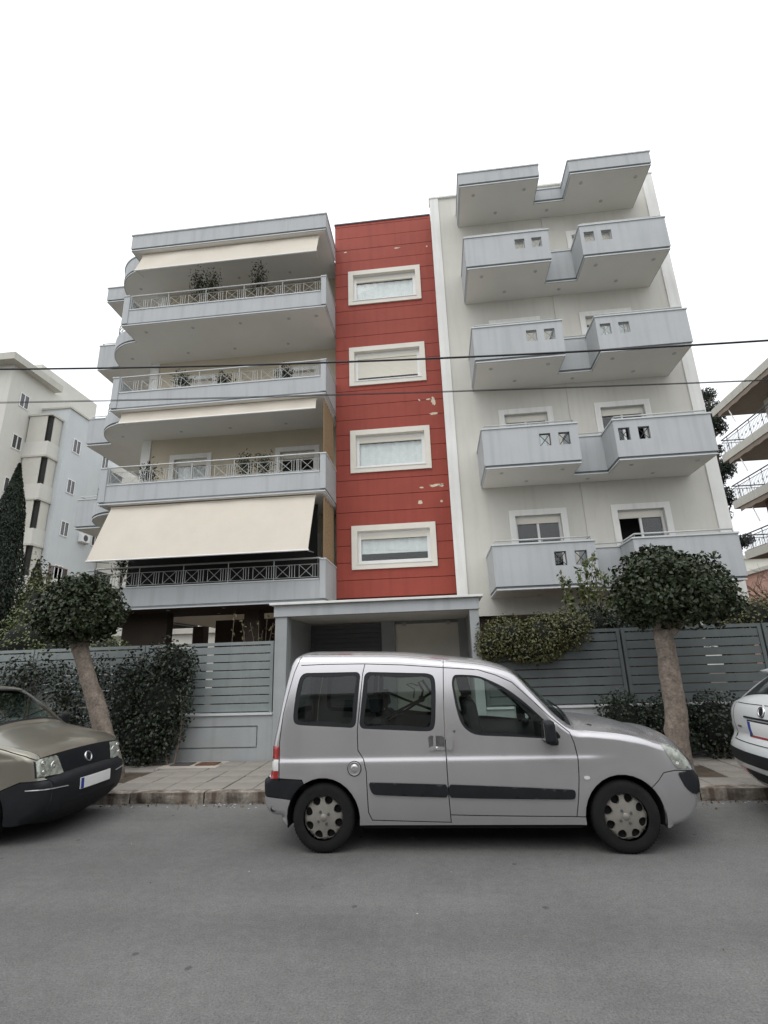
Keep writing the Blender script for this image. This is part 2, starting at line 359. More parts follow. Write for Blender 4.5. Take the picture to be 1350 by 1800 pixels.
for x, m in ((-4.35, 'iron'), (-3.92, 'rust')):
    lab = 'dark grey iron meter cover set in pavement' if m == 'iron' else 'rusty brown iron meter cover set in pavement'
    mb = MB().box(x-.17, x+.17, FY-.42, FY-.16, SZ+.004, SZ+.016)
    for k in range(5): mb.box(x-.15, x+.15, FY-.405+k*.052, FY-.385+k*.052, SZ+.016, SZ+.020)
    tag(mb.build('meter_cover', m, loc=(x, FY-.29, SZ)), lab, 'cover', 'iron covers in the pavement')
garden = MB().box(-40, 40, FY+.301, 60, -.05, SZ-.01).build('garden_ground', 'soil'); tag(garden, kind='structure')

# ------------------------------------------------------------------ building helpers
def offset_path(path, d):     # to the left of travel (inward) for d>0
    n = len(path); out = []
    for i in range(n):
        p = Vector(path[i]); ns = []
        if i > 0: t = (p-Vector(path[i-1])).normalized(); ns.append(Vector((-t.y, t.x)))
        if i < n-1: t = (Vector(path[i+1])-p).normalized(); ns.append(Vector((-t.y, t.x)))
        m = sum(ns, Vector((0, 0))).normalized(); c = m.dot(ns[0])
        out.append(tuple(p+m*(d/max(.3, c))))
    return out
def grid(mb, Mx, u0, u1, v0, v1, holes, n, flip=False):
    us = sorted({u0, u1, *[q for a in holes for q in a[:2]]}); vs = sorted({v0, v1, *[q for a in holes for q in a[2:]]})
    for i in range(len(us)-1):
        for j in range(len(vs)-1):
            cu, cv = (us[i]+us[i+1])/2, (vs[j]+vs[j+1])/2
            if any(a[0] < cu < a[1] and a[2] < cv < a[3] for a in holes): continue
            q = [(us[i], vs[j]), (us[i+1], vs[j]), (us[i+1], vs[j+1]), (us[i], vs[j+1])]
            mb.add([Mx @ Vector((u, v, n)) for u, v in q], [(3, 2, 1, 0) if flip else (0, 1, 2, 3)])
def parapet(mb, path, z0, z1, t, holes=None):
    holes = holes or {}; inn = offset_path(path, t); h = z1-z0
    for i in range(len(path)-1):
        a, b = Vector(path[i]), Vector(path[i+1]); Mx = SEG(a, b, z0); d = (b-a).normalized(); L = (b-a).length
        hs = holes.get(i, [])
        grid(mb, Mx, 0, L, 0, h, hs, 0)
        grid(mb, Mx, (Vector(inn[i])-a).dot(d), (Vector(inn[i+1])-a).dot(d), 0, h, hs, -t, True)
        for q in hs:
            c = [(q[0], q[2]), (q[1], q[2]), (q[1], q[3]), (q[0], q[3])]
            mb.add([Mx @ Vector((u, v, 0)) for u, v in c]+[Mx @ Vector((u, v, -t)) for u, v in c], [(k, k+4, (k+1) % 4+4, (k+1) % 4) for k in range(4)])
        o, p = inn[i], inn[i+1]
        mb.add([(a.x, a.y, z1), (b.x, b.y, z1), (*p, z1), (*o, z1)], [(0, 1, 2, 3)])
        mb.add([(a.x, a.y, z0), (b.x, b.y, z0), (*p, z0), (*o, z0)], [(3, 2, 1, 0)])
    for e in (0, -1):
        a, b = path[e], inn[e]; mb.add([(*a, z0), (*b, z0), (*b, z1), (*a, z1)], [(0, 1, 2, 3)])
    return mb
SPOT = []
def spot(par, x, y, z):
    if not SPOT:
        o = MB().lathe([(.0, -.006), (.035, -.006), (.05, -.012), (.055, 0)], (0, 0, 0), 'Z', 12).build('spotlight', 'metal', par); SPOT.append(o)
        for v in o.data.vertices: v.co += rootloc(par)
    else: o = share(SPOT[0], 'spotlight', par, (0, 0, 0))
    o.location = Vector((x, y, z))-rootloc(par)
def window(root, Mx, u0, u1, v0, v1, sur=.16, mull=1, blind=None, shutter=0., tilt=0, surm='cream', box=.16, ft=.055, opening=None, sill=False):
    """frame + surround + panes in an opening of a wall (the hole itself is cut in the wall)"""
    f = MB(); frame4(f, Mx, u0, u1, v0, v1, ft, -.17, -.10)
    w = (u1-u0-2*ft)/mull
    for k in range(1, mull): f.mbox(Mx, u0+ft+w*k-.03, u0+ft+w*k+.03, v0+ft, v1-ft, -.16, -.105)
    win = f.build('window', 'winframe', root)
    if sur:
        s = MB(); frame4(s, Mx, u0-sur, u1+sur, v0-(sur if sill else 0), v1+sur, sur, .0, .045); s.build('surround', surm, win)
    if box: MB().mbox(Mx, u0+ft, u1-ft, v1-ft-box, v1-ft, -.14, -.09).build('shutter_box', 'shutter', win)
    top = v1-ft-box
    if shutter:
        zb = v0+ft+(1-shutter)*(top-v0-ft)
        sh = MB(); n = max(2, int((top-zb)/.045)); hh = (top-zb)/n
        for k in range(n): sh.mbox(Mx, u0+ft, u1-ft, zb+hh*k, zb+hh*(k+1)-.004, -.125, -.113)
        sh.build('roller_shutter', 'shutter', win)
    for k in range(mull):
        if opening == k: continue
        MB().mbox(Mx, u0+ft+w*k+.004, u0+ft+w*(k+1)-.004, v0+ft, v1-ft, -.14, -.135).build('pane', 'glass', win)
    if blind:
        b = MB(); zb = v0+ft+(1-blind)*(top-v0-ft)
        n = 24; pts = []
        for k in range(n+1):
            u = u0+ft+(u1-u0-2*ft)*k/n; pts.append((u, -.20+.012*math.sin(k*1.9)))
        for k in range(n):
            b.add([Mx @ Vector((pts[k][0], zb, pts[k][1])), Mx @ Vector((pts[k+1][0], zb, pts[k+1][1])), Mx @ Vector((pts[k+1][0], top, pts[k+1][1])), Mx @ Vector((pts[k][0], top, pts[k][1]))], [(0, 1, 2, 3)])
        b.build('curtain', 'curtain', win)
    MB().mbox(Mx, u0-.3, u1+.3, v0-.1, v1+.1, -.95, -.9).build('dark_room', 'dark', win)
    return win

# ------------------------------------------------------------------ apartment building
F, RW, LYF, LB = 14.68, 13.92, 13.2, 15.42       # red tower face, right wall, left balcony front, left back wall
B = thing('apartment_building', (0, F, 0), 'five storey apartment block with red clad tower between blue grey balcony wings', 'building')
# --- right wing
RS = [3.2+3.083*k for k in range(5)]
X0, X1, RT, RB = .56, 7.77, 16.78, 2.75
holes = []
for k in range(4):
    for a, b in ((2.26, 3.49), (4.98, 6.19)): holes.append((a-X0, b-X0, RS[k]+.25-RB, RS[k]+2.22-RB))
mb = MB(); MxR = FRONT(X0, RW, RB)
grid(mb, MxR, 0, X1-X0, 0, RT-RB, holes, 0)
for q in holes:
    c = [(q[0], q[2]), (q[1], q[2]), (q[1], q[3]), (q[0], q[3])]
    mb.add([MxR @ Vector((u, v, 0)) for u, v in c]+[MxR @ Vector((u, v, -.25)) for u, v in c], [(k, k+4, (k+1) % 4+4, (k+1) % 4) for k in range(4)])
mb.add([(X0, RW, RB), (X0, 24, RB), (X0, 24, RT), (X0, RW, RT)], [(0, 1, 2, 3)])
mb.add([(X1, RW, RB), (X1, 24, RB), (X1, 24, RT), (X1, RW, RT)], [(3, 2, 1, 0)])
mb.add([(X0, RW, RT), (X1, RW, RT), (X1, 24, RT), (X0, 24, RT)], [(0, 1, 2, 3)])
mb.add([(X0, RW, RB), (X1, RW, RB), (X1, 24, RB), (X0, 24, RB)], [(3, 2, 1, 0)])
mb.add([(X0, 24, RB), (X1, 24, RB), (X1, 24, RT), (X0, 24, RT)], [(3, 2, 1, 0)])
mb.build('wall', 'wall', B)
p = MB(); p.box(X0-.03, X0+.26, RW-.045, RW-.002, RB, RT+.0); p.build('pilaster', 'white', B)
MB().box(X1-.30, X1+.03, RW-.045, RW-.002, RB, RT).build('pilaster', 'white', B)
MB().box(4.12, 4.38, RW-.03, RW-.002, RB+.5, RT-1.3).build('pilaster', 'wall', B)
MB().box(X0-.05, X1+.05, RW-.065, RW+.3, RT, RT+.06).build('coping', 'white', B)
wcfg = [(dict(mull=2, blind=None), dict(mull=2, opening=0)), (dict(mull=2, blind=.55), dict(mull=2, opening=1)), (dict(mull=2, shutter=.5), dict(mull=2, blind=.7)), (dict(mull=2, blind=.9), dict(mull=2, shutter=.6))]
for k in range(4):
    for (a, b), cfg in zip(((2.26, 3.49), (4.98, 6.19)), wcfg[k]):
        window(B, FRONT(0, RW, 0), a, b, RS[k]+.25, RS[k]+2.22, surm='white', **cfg)
path = [(1.40, RW), (1.40, 12.40), (3.81, 12.40), (3.81, 13.30), (4.69, 13.30), (4.69, 12.40), (7.05, 12.40), (7.05, RW)]
def slab_bands(par, path, z, wy, m='grooveshade'):
    pi = offset_path(path, .035); pj = offset_path(path, .015)
    cl = lambda q: q
    MB().prism(pi, z+.045, z+.10).build('drip_groove', m, par)
    MB().prism(pj, z+.012, z+.045).build('slab_edge', 'greytrim', par)
    MB().prism(offset_path(path, .05), z, z+.012).build('soffit', 'soffit', par)
for k in range(5):
    z = RS[k] if k < 4 else 15.5
    top = 1.09 if k < 4 else .50
    hl = {}
    if k < 4:
        hl = {1: [(1.44, 1.72, .44, .78), (1.92, 2.20, .44, .78)], 5: [(.10, .38, .44, .78), (.58, .86, .44, .78)]}
    mb = MB(); parapet(mb, path, z+.10, z+top, .12, hl)
    if k < 4: mb.prism(offset_path(path, .119), z+.1, z+.2)
    else: mb.prism(offset_path(path, .119), z+.1, z+.3)
    par = mb.build('balcony' if k < 4 else 'roof_slab', 'grey', B)
    slab_bands(par, path, z, RW)
    c = MB(); parapet(c, offset_path(path, -.025), z+top, z+top+.04, .17); c.build('coping', 'greytrim', par)
    for x, y in ((1.85, 12.75), (3.4, 12.75), (2.6, 13.5), (4.25, 13.62), (5.1, 12.75), (6.7, 12.75), (5.9, 13.5)): spot(par, x, y, z)
    if k < 4:
        r = MB(); rp = offset_path(path, .07)
        r.tube([(*q, z+top+.13) for q in rp[1:7]], .021, 8)
        pp = rp[1:7]
        for i in range(5):
            a, b = Vector(pp[i]), Vector(pp[i+1]); n = max(1, int((b-a).length/.8))
            for j in range(n+1):
                q = a+(b-a)*(j/n); r.bar((q.x, q.y, z+top+.03), (q.x, q.y, z+top+.13), .010)
        r.build('handrail', 'metal', par, smooth=True)
        for seg, hs in hl.items():
            Mx = SEG(path[seg], path[seg+1], z+.10)
            for q in hs:
                l = MB(); n0 = -.06
                c4 = [(q[0], q[2]), (q[1], q[3])]
                V = lambda u, v: Mx @ Vector((u, v, n0))
                l.bar(V(q[0], q[2]), V(q[1], q[3]), .009); l.bar(V(q[0], q[3]), V(q[1], q[2]), .009)
                fr = .012
                l.bar(V(q[0]+fr, q[2]), V(q[0]+fr, q[3]), .009); l.bar(V(q[1]-fr, q[2]), V(q[1]-fr, q[3]), .009)
                l.bar(V(q[0], q[2]+fr), V(q[1], q[2]+fr), .009); l.bar(V(q[0], q[3]-fr), V(q[1], q[3]-fr), .009)
                l.build('lattice', 'metaldk' if k < 2 else 'metal', par)
# ground floor set back in shade
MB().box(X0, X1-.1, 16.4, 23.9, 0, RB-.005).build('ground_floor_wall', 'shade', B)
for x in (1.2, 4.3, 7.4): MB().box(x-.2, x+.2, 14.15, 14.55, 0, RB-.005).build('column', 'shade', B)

# --- red tower with its cladding boards
TX0, TX1, TT = -2.9, .555, 16.93
wins = [(4.28, 5.60), (7.29, 8.72), (10.31, 11.74), (13.42, 14.81)]
U0, U1 = -2.43, .07; ST = .17
mb = MB(); MxT = FRONT(TX0, F+.03, 0)
hs = [(U0+ST-TX0, U1-ST-TX0, a+ST, b-ST) for a, b in wins]
grid(mb, MxT, 0, TX1-TX0, 2.3, TT-.02, hs, 0)
for q in hs:
    c = [(q[0], q[2]), (q[1], q[2]), (q[1], q[3]), (q[0], q[3])]
    mb.add([MxT @ Vector((u, v, 0)) for u, v in c]+[MxT @ Vector((u, v, -.25)) for u, v in c], [(k, k+4, (k+1) % 4+4, (k+1) % 4) for k in range(4)])
mb.add([(TX0, F+.03, TT-.02), (TX1, F+.03, TT-.02), (TX1, 22, TT-.02), (TX0, 22, TT-.02)], [(0, 1, 2, 3)])
mb.add([(TX0, F+.03, 2.3), (TX0, 22, 2.3), (TX0, 22, TT-.02), (TX0, F+.03, TT-.02)], [(3, 2, 1, 0)])
mb.add([(TX0, 22, 2.3), (TX1, 22, 2.3), (TX1, 22, TT-.02), (TX0, 22, TT-.02)], [(3, 2, 1, 0)])
mb.add([(TX1, F+.03, 2.3), (TX1, 22, 2.3), (TX1, 22, TT-.02), (TX1, F+.03, TT-.02)], [(0, 1, 2, 3)])
mb.add([(TX0, F+.03, 2.3), (TX1, F+.03, 2.3), (TX1, 22, 2.3), (TX0, 22, 2.3)], [(3, 2, 1, 0)])
mb.build('tower_wall', 'reddark', B)
zs = [14.76-.5133*k for k in range(-4, 23)]; zs = [TT]+[z for z in zs if z < TT-.1]
chips = []
for i in range(len(zs)-1):
    z1, z0 = zs[i]-.008, zs[i+1]+.008
    if z0 < 3.2: z0 = 3.2
    if z1 <= z0: break
    cuts = [(a, b) for a, b in wins if a < z1 and b > z0]
    y0 = F+random.uniform(-.002, .002)
    BX = lambda a, b, c, d: MB().box(a, b, y0, F+.028, c, d).build('cladding_board', 'red', B)
    if not cuts: BX(TX0+.01, TX1, z0, z1)
    else:
        a, b = cuts[0]; a += .012; b -= .012
        if a > z0 or b < z1:      # a board notched round the window corner
            m = MB(); e0, e1 = (z0, a) if a > z0 else (b, z1)
            m.box(TX0+.01, TX1, y0, F+.028, e0, e1)
            f0, f1 = (a, z1) if a > z0 else (z0, b)
            m.build('cladding_board', 'red', B); z0, z1 = f0, f1
        BX(TX0+.01, U0+.012, z0, z1); BX(U1-.012, TX1, z0, z1)
    if zs[i+1] <= 3.2: break
MB().box(TX0-.02, TX1-.01, F-.025, F+.2, TT, TT+.05).build('coping', 'metaldk', B)
def patch(cx, cz, w, h, seed):
    m = MB(); n = 44; p = []
    for k in range(n):
        t_ = 2*math.pi*k/n; q = Vector((math.cos(t_)*1.6, math.sin(t_)*1.6, seed*.37)); kk = .78+.55*noise.noise(q)+.35*noise.noise(q*3.1)+.2*noise.noise(q*7)
        p.append((cx+w/2*math.cos(t_)*max(.2, kk), F-.0055, cz+h/2*math.sin(t_)*max(.2, kk)))
    m.add(p, [tuple(range(n))]); m.build('peeled_patch', 'plaster', B)
for (px, py, w, h) in ((762, 706, .17, .36), (737, 703, .08, .09), (752, 702, .22, .05), (763, 727, .34, .10), (766, 853, .50, .09), (741, 857, .16, .06), (739, 883, .15, .15), (776, 881, .10, .10), (698, 436, .22, .05), (607, 444, .10, .07), (750, 433, .07, .07), (776, 853, .16, .14)):
    q = onY(px, py, F); patch(q.x, q.z, w, h, px)
tw = [dict(mull=1, blind=.66), dict(mull=1, blind=1.), dict(mull=1, shutter=.90), dict(mull=1, blind=1.)]
for (a, b), cf in zip(wins, tw):
    w_ = window(B, FRONT(0, F-.01, 0), U0+ST, U1-ST, a+ST, b-ST, sur=ST, sill=True, ft=.10, box=.13, **cf)
    m = MB(); frame4(m, FRONT(0, F-.01, 0), U0+ST, U1-ST, a+ST, b-ST, .007, -.098, .0); m.build('reveal', 'cream', w_)
    MB().box(U0+ST-.02, U1-ST+.02, F-.075, F-.012, a+ST-.03, a+ST-.002).build('sill', 'winframe', w_)

# --- left wing
LS = [3.22, 6.26, 9.29, 12.32, 15.30]
LX0, LX1 = -9.52, -2.9
lw = ((-8.63, -7.47), (-4.93, -3.75))
holes = []
for k in range(4):
    for a, b in lw: holes.append((a-LX0, b-LX0, LS[k]+.25-3.3, LS[k]+2.25-3.3))
mb = MB(); MxL = FRONT(LX0, LB, 3.3)
grid(mb, MxL, 0, LX1-LX0, 0, 12.2, holes, 0)
for q in holes:
    c = [(q[0], q[2]), (q[1], q[2]), (q[1], q[3]), (q[0], q[3])]
    mb.add([MxL @ Vector((u, v, 0)) for u, v in c]+[MxL @ Vector((u, v, -.25)) for u, v in c], [(k, k+4, (k+1) % 4+4, (k+1) % 4) for k in range(4)])
mb.add([(LX0, LB, 3.3), (LX0, 24, 3.3), (LX0, 24, 15.5), (LX0, LB, 15.5)], [(3, 2, 1, 0)])
mb.add([(LX0, 24, 3.3), (LX1, 24, 3.3), (LX1, 24, 15.5), (LX0, 24, 15.5)], [(3, 2, 1, 0)])
mb.build('wall', 'wall_in', B)
MB().box(-9.84, LX0-.002, LB-.04, LB+.35, 3.3, 15.3).build('corner_pillar', 'white', B)
lcfg = [(dict(mull=2), dict(mull=2)), (dict(mull=2, blind=.6), dict(mull=2, blind=None)), (dict(mull=2, blind=.6), dict(mull=2, shutter=.4)), (dict(mull=2, shutter=.7), dict(mull=2))]
for k in range(4):
    for (a, b), cfg in zip(lw, lcfg[k]):
        window(B, FRONT(0, LB, 0), a, b, LS[k]+.25, LS[k]+2.25, surm='white', **cfg)
arc = [(-9.64-1.41*math.cos(t), 15.45-1.41*math.sin(t)) for t in np.linspace(0.0, math.pi/2, 15)]
lpath = [(-12.0, 20.0), (-12.0, 15.45)]+arc+[(-9.64, LYF), (-2.9, LYF), (-2.9, F+.02)]
NA = len(arc)
iarc0, iarc1 = 2, 2+NA-1          # indices of the arc points
def railing(mb, a, b, z0, ztop, mod=.67):     # X panels alternating with bars
    a, b = Vector(a), Vector(b); L = (b-a).length; d = (b-a)/L
    P = lambda u, z: (a.x+d.x*u, a.y+d.y*u, z)
    zt = ztop-.16; zl = z0+.05
    mb.bar(P(0, zt), P(L, zt), .010); mb.bar(P(0, zl), P(L, zl), .010)
    mb.tube([P(0, ztop), P(L, ztop)], .024, 8)
    n = max(1, round(L/mod)); w = L/n
    for i in range(n):
        u = i*w
        x0, x1 = u+.06, u+w*.68
        for q in (x0, x1, u+w*.78, u+w*.90): mb.bar(P(q, zl), P(q, zt), .0085)
        mb.bar(P(x0, zl), P(x1, zt), .0085); mb.bar(P(x0, zt), P(x1, zl), .0085)
        if i % 2 == 0: mb.bar(P(u, z0), P(u, ztop), .014)
    mb.bar(P(L, z0), P(L, ztop), .014)
def close(p): return p+[(-2.9, LB+.02), (LX0-.1, LB+.02), (LX0-.1, 20.0)]
for k in range(5):
    z = LS[k]
    mb = MB(); low, full = .60, 1.13
    if k == 4: parapet(mb, lpath, z+.10, z+.63, .14)
    else:
        parapet(mb, lpath[:iarc0+1], z+.10, z+1.02, .13)                    # square bay at the back left
        parapet(mb, lpath[iarc0:iarc1+1], z+.101, z+low-.05, .13)                # round corner
        parapet(mb, [lpath[iarc1], (-9.64, LYF), (-9.44, LYF)], z+.10, z+full, .13)
        parapet(mb, [(-9.44, LYF+.03), (-3.06, LYF+.03)], z+.102, z+low, .12)
        parapet(mb, [(-3.06, LYF), (-2.9, LYF), (-2.9, F+.02)], z+.10, z+full, .13)
    mb.prism(close(offset_path(lpath, .125)), z+.10, z+.22)
    par = mb.build('balcony' if k < 4 else 'roof_slab', 'grey', B)
    MB().prism(close(offset_path(lpath, .04)), z+.045, z+.10).build('drip_groove', 'grooveshade', par)
    MB().prism(close(offset_path(lpath, .012)), z+.012, z+.045).build('slab_edge', 'greytrim', par)
    MB().prism(close(offset_path(lpath, .05)), z, z+.012).build('soffit', 'soffit' if k else 'shade', par)  # lowest underside darker, its shade put into the colour
    for x in (-9.0, -7.4, -5.8, -4.2, -3.3):
        spot(par, x, 13.6, z)
    for x in (-8.2, -6.5, -4.6): spot(par, x, 14.9, z)
    spot(par, -10.3, 14.95, z)
    if k == 4:
        c = MB(); parapet(c, offset_path(lpath, -.03), z+.63, z+.67, .19); c.build('coping', 'greytrim', par); continue
    c = MB(); parapet(c, [(-9.42, LYF+.01), (-3.08, LYF+.01)], z+low, z+low+.035, .17)
    parapet(c, offset_path([(-9.64, LYF+.86), (-9.64, LYF), (-9.44, LYF)], -.02), z+full, z+full+.035, .17)
    parapet(c, offset_path([(-3.06, LYF), (-2.9, LYF), (-2.9, F+.02)], -.02), z+full, z+full+.035, .17)
    parapet(c, offset_path(lpath[:iarc0+1], -.02), z+1.02, z+1.055, .17)
    c.build('coping', 'greytrim', par)
    r = MB(); railing(r, (-9.44, LYF+.09), (-3.06, LYF+.09), z+low+.035, z+full+.06)
    r.build('railing', 'metal', par)
    r = MB(); ip = offset_path(lpath[iarc0:iarc1+1], .065)
    for zz in (.72, .88, 1.05): r.tube([(*q, z+zz) for q in ip], .014, 6)
    for q in ip[::3]: r.bar((*q, z+low-.06), (*q, z+1.05), .012)
    r.build('curved_rail', 'metal', par)
    r = MB(); sp = offset_path(lpath[:iarc0+1], .065); r.tube([(*q, z+1.16) for q in sp], .02, 6)
    for q in ((sp[1]), (sp[2]), (-11.93, 17.2), (-11.93, 18.8)): r.bar((q[0], q[1], z+1.04), (q[0], q[1], z+1.16), .01)
    r.build('handrail', 'metal', par)
# ground floor under the left wing: columns and a dark back wall with openings
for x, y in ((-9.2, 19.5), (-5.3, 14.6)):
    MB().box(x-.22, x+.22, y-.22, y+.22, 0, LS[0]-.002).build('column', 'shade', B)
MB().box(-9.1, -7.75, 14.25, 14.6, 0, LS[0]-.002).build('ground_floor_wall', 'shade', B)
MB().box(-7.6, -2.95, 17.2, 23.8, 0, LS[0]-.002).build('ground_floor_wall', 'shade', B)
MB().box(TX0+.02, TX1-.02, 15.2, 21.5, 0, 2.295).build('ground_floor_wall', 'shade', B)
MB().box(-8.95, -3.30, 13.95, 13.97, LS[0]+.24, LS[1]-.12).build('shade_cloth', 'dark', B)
# awnings
def awning(x0, x1, ytop, ztop, ybot, zbot, sag=.0, valance=.06):
    n, k = 60, 12; m = MB(); vs = []
    for i in range(n+1):
        x = x0+(x1-x0)*i/n
        for j in range(k+1):
            t = j/k; s = math.sin(math.pi*t)*sag
            wr = .022*noise.noise(Vector((x*1.1, t*1.3, zbot)))+.008*math.sin(x*5.2)*math.sin(math.pi*t); vs.append((x, ytop+(ybot-ytop)*t-wr, ztop+(zbot-ztop)*t-s+wr*.5))
    fs = [(i*(k+1)+j, i*(k+1)+j+1, (i+1)*(k+1)+j+1, (i+1)*(k+1)+j) for i in range(n) for j in range(k)]
    m.add(vs, fs); o = m.build('awning', 'awning', B, smooth=True)
    b = MB(); b.tube([(x0-.02, ybot, zbot-.015), (x1+.02, ybot, zbot-.015)], .022, 8); b.build('front_bar', 'winframe', o)
    c = MB(); c.tube([(x0-.02, ytop+.05, ztop+.02), (x1+.02, ytop+.05, ztop+.02)], .05, 10); c.build('roller', 'awning', o)
    a = MB()
    for x in (x0+.06, x1-.06): a.bar((x, ytop+.12, zbot+.1), (x, ybot+.01, zbot-.015), .013)
    a.build('arm', 'metal', o)
awning(-9.26, -3.22, 13.32, 6.17, 12.57, 4.50)
awning(-9.30, -3.18, 13.36, 15.20, 13.04, 14.34, sag=.03)
awning(-9.33, -3.22, 13.36, 9.22, 13.20, 8.86, sag=.10)
# reed screens at the right end of the two lower left balconies
for k in (0, 1):
    m = MB()
    for j in range(44):
        y = 13.36+j*.03; m.bar((-2.99+random.uniform(-.006, .006), y, LS[k]+1.1), (-2.99+random.uniform(-.006, .006), y, LS[k+1]-.05-random.uniform(0, .12)), .013)
    m.build('reed_screen', 'reed', B)

# ------------------------------------------------------------------ entrance porch
E0 = thing('entrance_porch', (-1.1, FY, 0), 'grey concrete entrance porch with white edged flat roof in front of red tower', 'porch')
PX0, PX1 = -2.96, .72
for a, b in ((PX0+.02, PX0+.24), (PX1-.18, PX1-.02)): MB().box(a, b, FY-.02, FY+.25, SZ-.01, 2.50).build('post', 'plinth', E0, bev=.008)
MB().box(PX0, PX1, FY-.05, FY+.12, 2.50, 2.70).build('fascia', 'grey', E0, bev=.006)
MB().box(PX0-.07, PX1+.07, FY-.12, 14.6, 2.705, 2.745).build('roof_edge', 'white', E0, bev=.005)
MB().box(PX0+.02, PX1-.02, FY+.121, 14.6, 2.51, 2.70).build('ceiling', 'soffit', E0)
MB().box(PX0+.03, PX0+.15, FY+.251, 11.6, SZ-.01, 2.508).build('side_wall', 'plinth', E0)
MB().box(PX1-.15, PX1-.03, FY+.251, 11.6, SZ-.01, 2.508).build('side_wall', 'plinth', E0)
m = MB()
for k in range(24): m.box(PX0+.152, -1.24, 11.30+.012*(k % 2), 11.40, SZ+k*.098, SZ+k*.098+.092)
m.build('roller_door', 'rolldoor', E0)
MB().box(-1.238, -.95, 11.22, 11.5, SZ-.01, 2.508).build('pier', 'plinth', E0)
MB().box(-.948, .40, 11.30, 11.45, SZ-.01, 2.44).build('wall_panel', 'cream', E0)
MB().box(.402, PX1-.152, 11.24, 11.5, SZ-.01, 2.508).build('pier', 'plinth', E0)
MB().box(-.945, .398, 11.36, 11.5, 2.442, 2.508).build('lintel', 'plinth', E0)
for x in (-.75, .2): MB().box(x-.04, x+.04, 11.24, 11.298, 2.40, 2.47).build('door_closer', 'metal', E0)

# ------------------------------------------------------------------ garden fences
def fence(label, panels, x0, x1, recess, fm='fence'):
    R0 = thing('garden_fence', ((x0+x1)/2, FY, 0), label, 'fence', 'slatted garden fences along the pavement')
    PT = .86
    rc = []
    for a, b in recess: rc.append((a-x0, b-x0, .33-SZ, .69-SZ))
    pl = MB(); Mx = FRONT(x0, FY, SZ-.01)
    grid(pl, Mx, 0, x1-x0, 0, PT-SZ, rc, 0)
    for q in rc:
        c = [(q[0], q[2]), (q[1], q[2]), (q[1], q[3]), (q[0], q[3])]
        pl.add([Mx @ Vector((u, v, 0)) for u, v in c]+[Mx @ Vector((u, v, -.03)) for u, v in c], [(k, k+4, (k+1) % 4+4, (k+1) % 4) for k in range(4)])
        pl.mbox(Mx, q[0]+.025, q[1]-.025, q[2]+.025, q[3]-.025, -.03, -.004)
        pl.add([Mx @ Vector((u, v, -.03)) for u, v in c], [(0, 1, 2, 3)])
    pl.add([(x0, FY, PT-.01), (x1, FY, PT-.01), (x1, FY+.2, PT-.01), (x0, FY+.2, PT-.01)], [(0, 1, 2, 3)])
    pl.add([(x0, FY+.2, 0), (x1, FY+.2, 0), (x1, FY+.2, PT-.01), (x0, FY+.2, PT-.01)], [(3, 2, 1, 0)])
    pl.build('plinth_wall', 'plinth', R0)
    MB().box(x0, x1, FY-.03, FY+.22, PT-.008, PT+.022).build('plinth_cap', 'greytrim', R0)
    for a, b in panels:
        for x in (a, b-.055): MB().box(x, x+.055, FY+.05, FY+.11, PT+.024, 2.09).build('post', fm, R0)
        MB().box(a+.056, b-.056, FY+.05, FY+.105, 2.035, 2.09).build('top_rail', fm, R0)
        for k in range(8):
            z = .905+k*.1405
            MB().box(a+.057, b-.057, FY+.06+random.uniform(-.003, .003), FY+.085, z, z+.124).build('slat', fm, R0, bev=.003, segs=1)
fence('grey green slatted fence with ivy on it left of the entrance porch', [(-12.0, -9.82), (-9.8, -7.62), (-7.6, -5.42), (-5.4, -2.98)], -12, -2.945, [(-11.7, -9.9), (-9.5, -7.7), (-7.3, -5.5), (-5.1, -3.2)])
fence('grey green slatted fence right of the entrance porch behind the silver van', [(.72, 3.02), (3.05, 5.27), (5.30, 7.5), (7.53, 9.7), (9.73, 12)], .705, 12, [(.95, 2.9), (3.2, 5.1), (5.5, 7.3), (7.7, 9.5)], 'fenceshade')

# ------------------------------------------------------------------ vehicles: panel modelling
def chaikin(p, n=2, closed=True):
    p = [np.array(q, float) for q in p]
    for _ in range(n):
        o = []; m = len(p)
        for i in range(m if closed else m-1):
            a, b = p[i], p[(i+1) % m]; o += [a*.75+b*.25, a*.25+b*.75]
        if not closed: o = [p[0]]+o+[p[-1]]
        p = o
    return [tuple(q) for q in p]
def densify(p, step, closed=True):
    o = []; n = len(p)
    for i in range(n if closed else n-1):
        a, b = np.array(p[i]), np.array(p[(i+1) % n]); k = max(1, int(np.hypot(*(b-a))/step))
        o += [tuple(a+(b-a)*j/k) for j in range(k)]
    if not closed: o.append(tuple(p[-1]))
    return o
def inside(poly, P):
    P = np.asarray(P); c = np.zeros(len(P), bool); q = np.asarray(poly); n = len(q)
    for i in range(n):
        x0, y0 = q[i]; x1, y1 = q[i-1]
        k = ((y0 > P[:, 1]) != (y1 > P[:, 1])); 
        with np.errstate(divide='ignore', invalid='ignore'):
            c ^= k & (P[:, 0] < (x1-x0)*(P[:, 1]-y0)/(y1-y0+1e-30)+x0)
    return c
def ribbon(p, w):
    a = offset_path(p, w/2); b = offset_path(p, -w/2); return a+b[::-1]
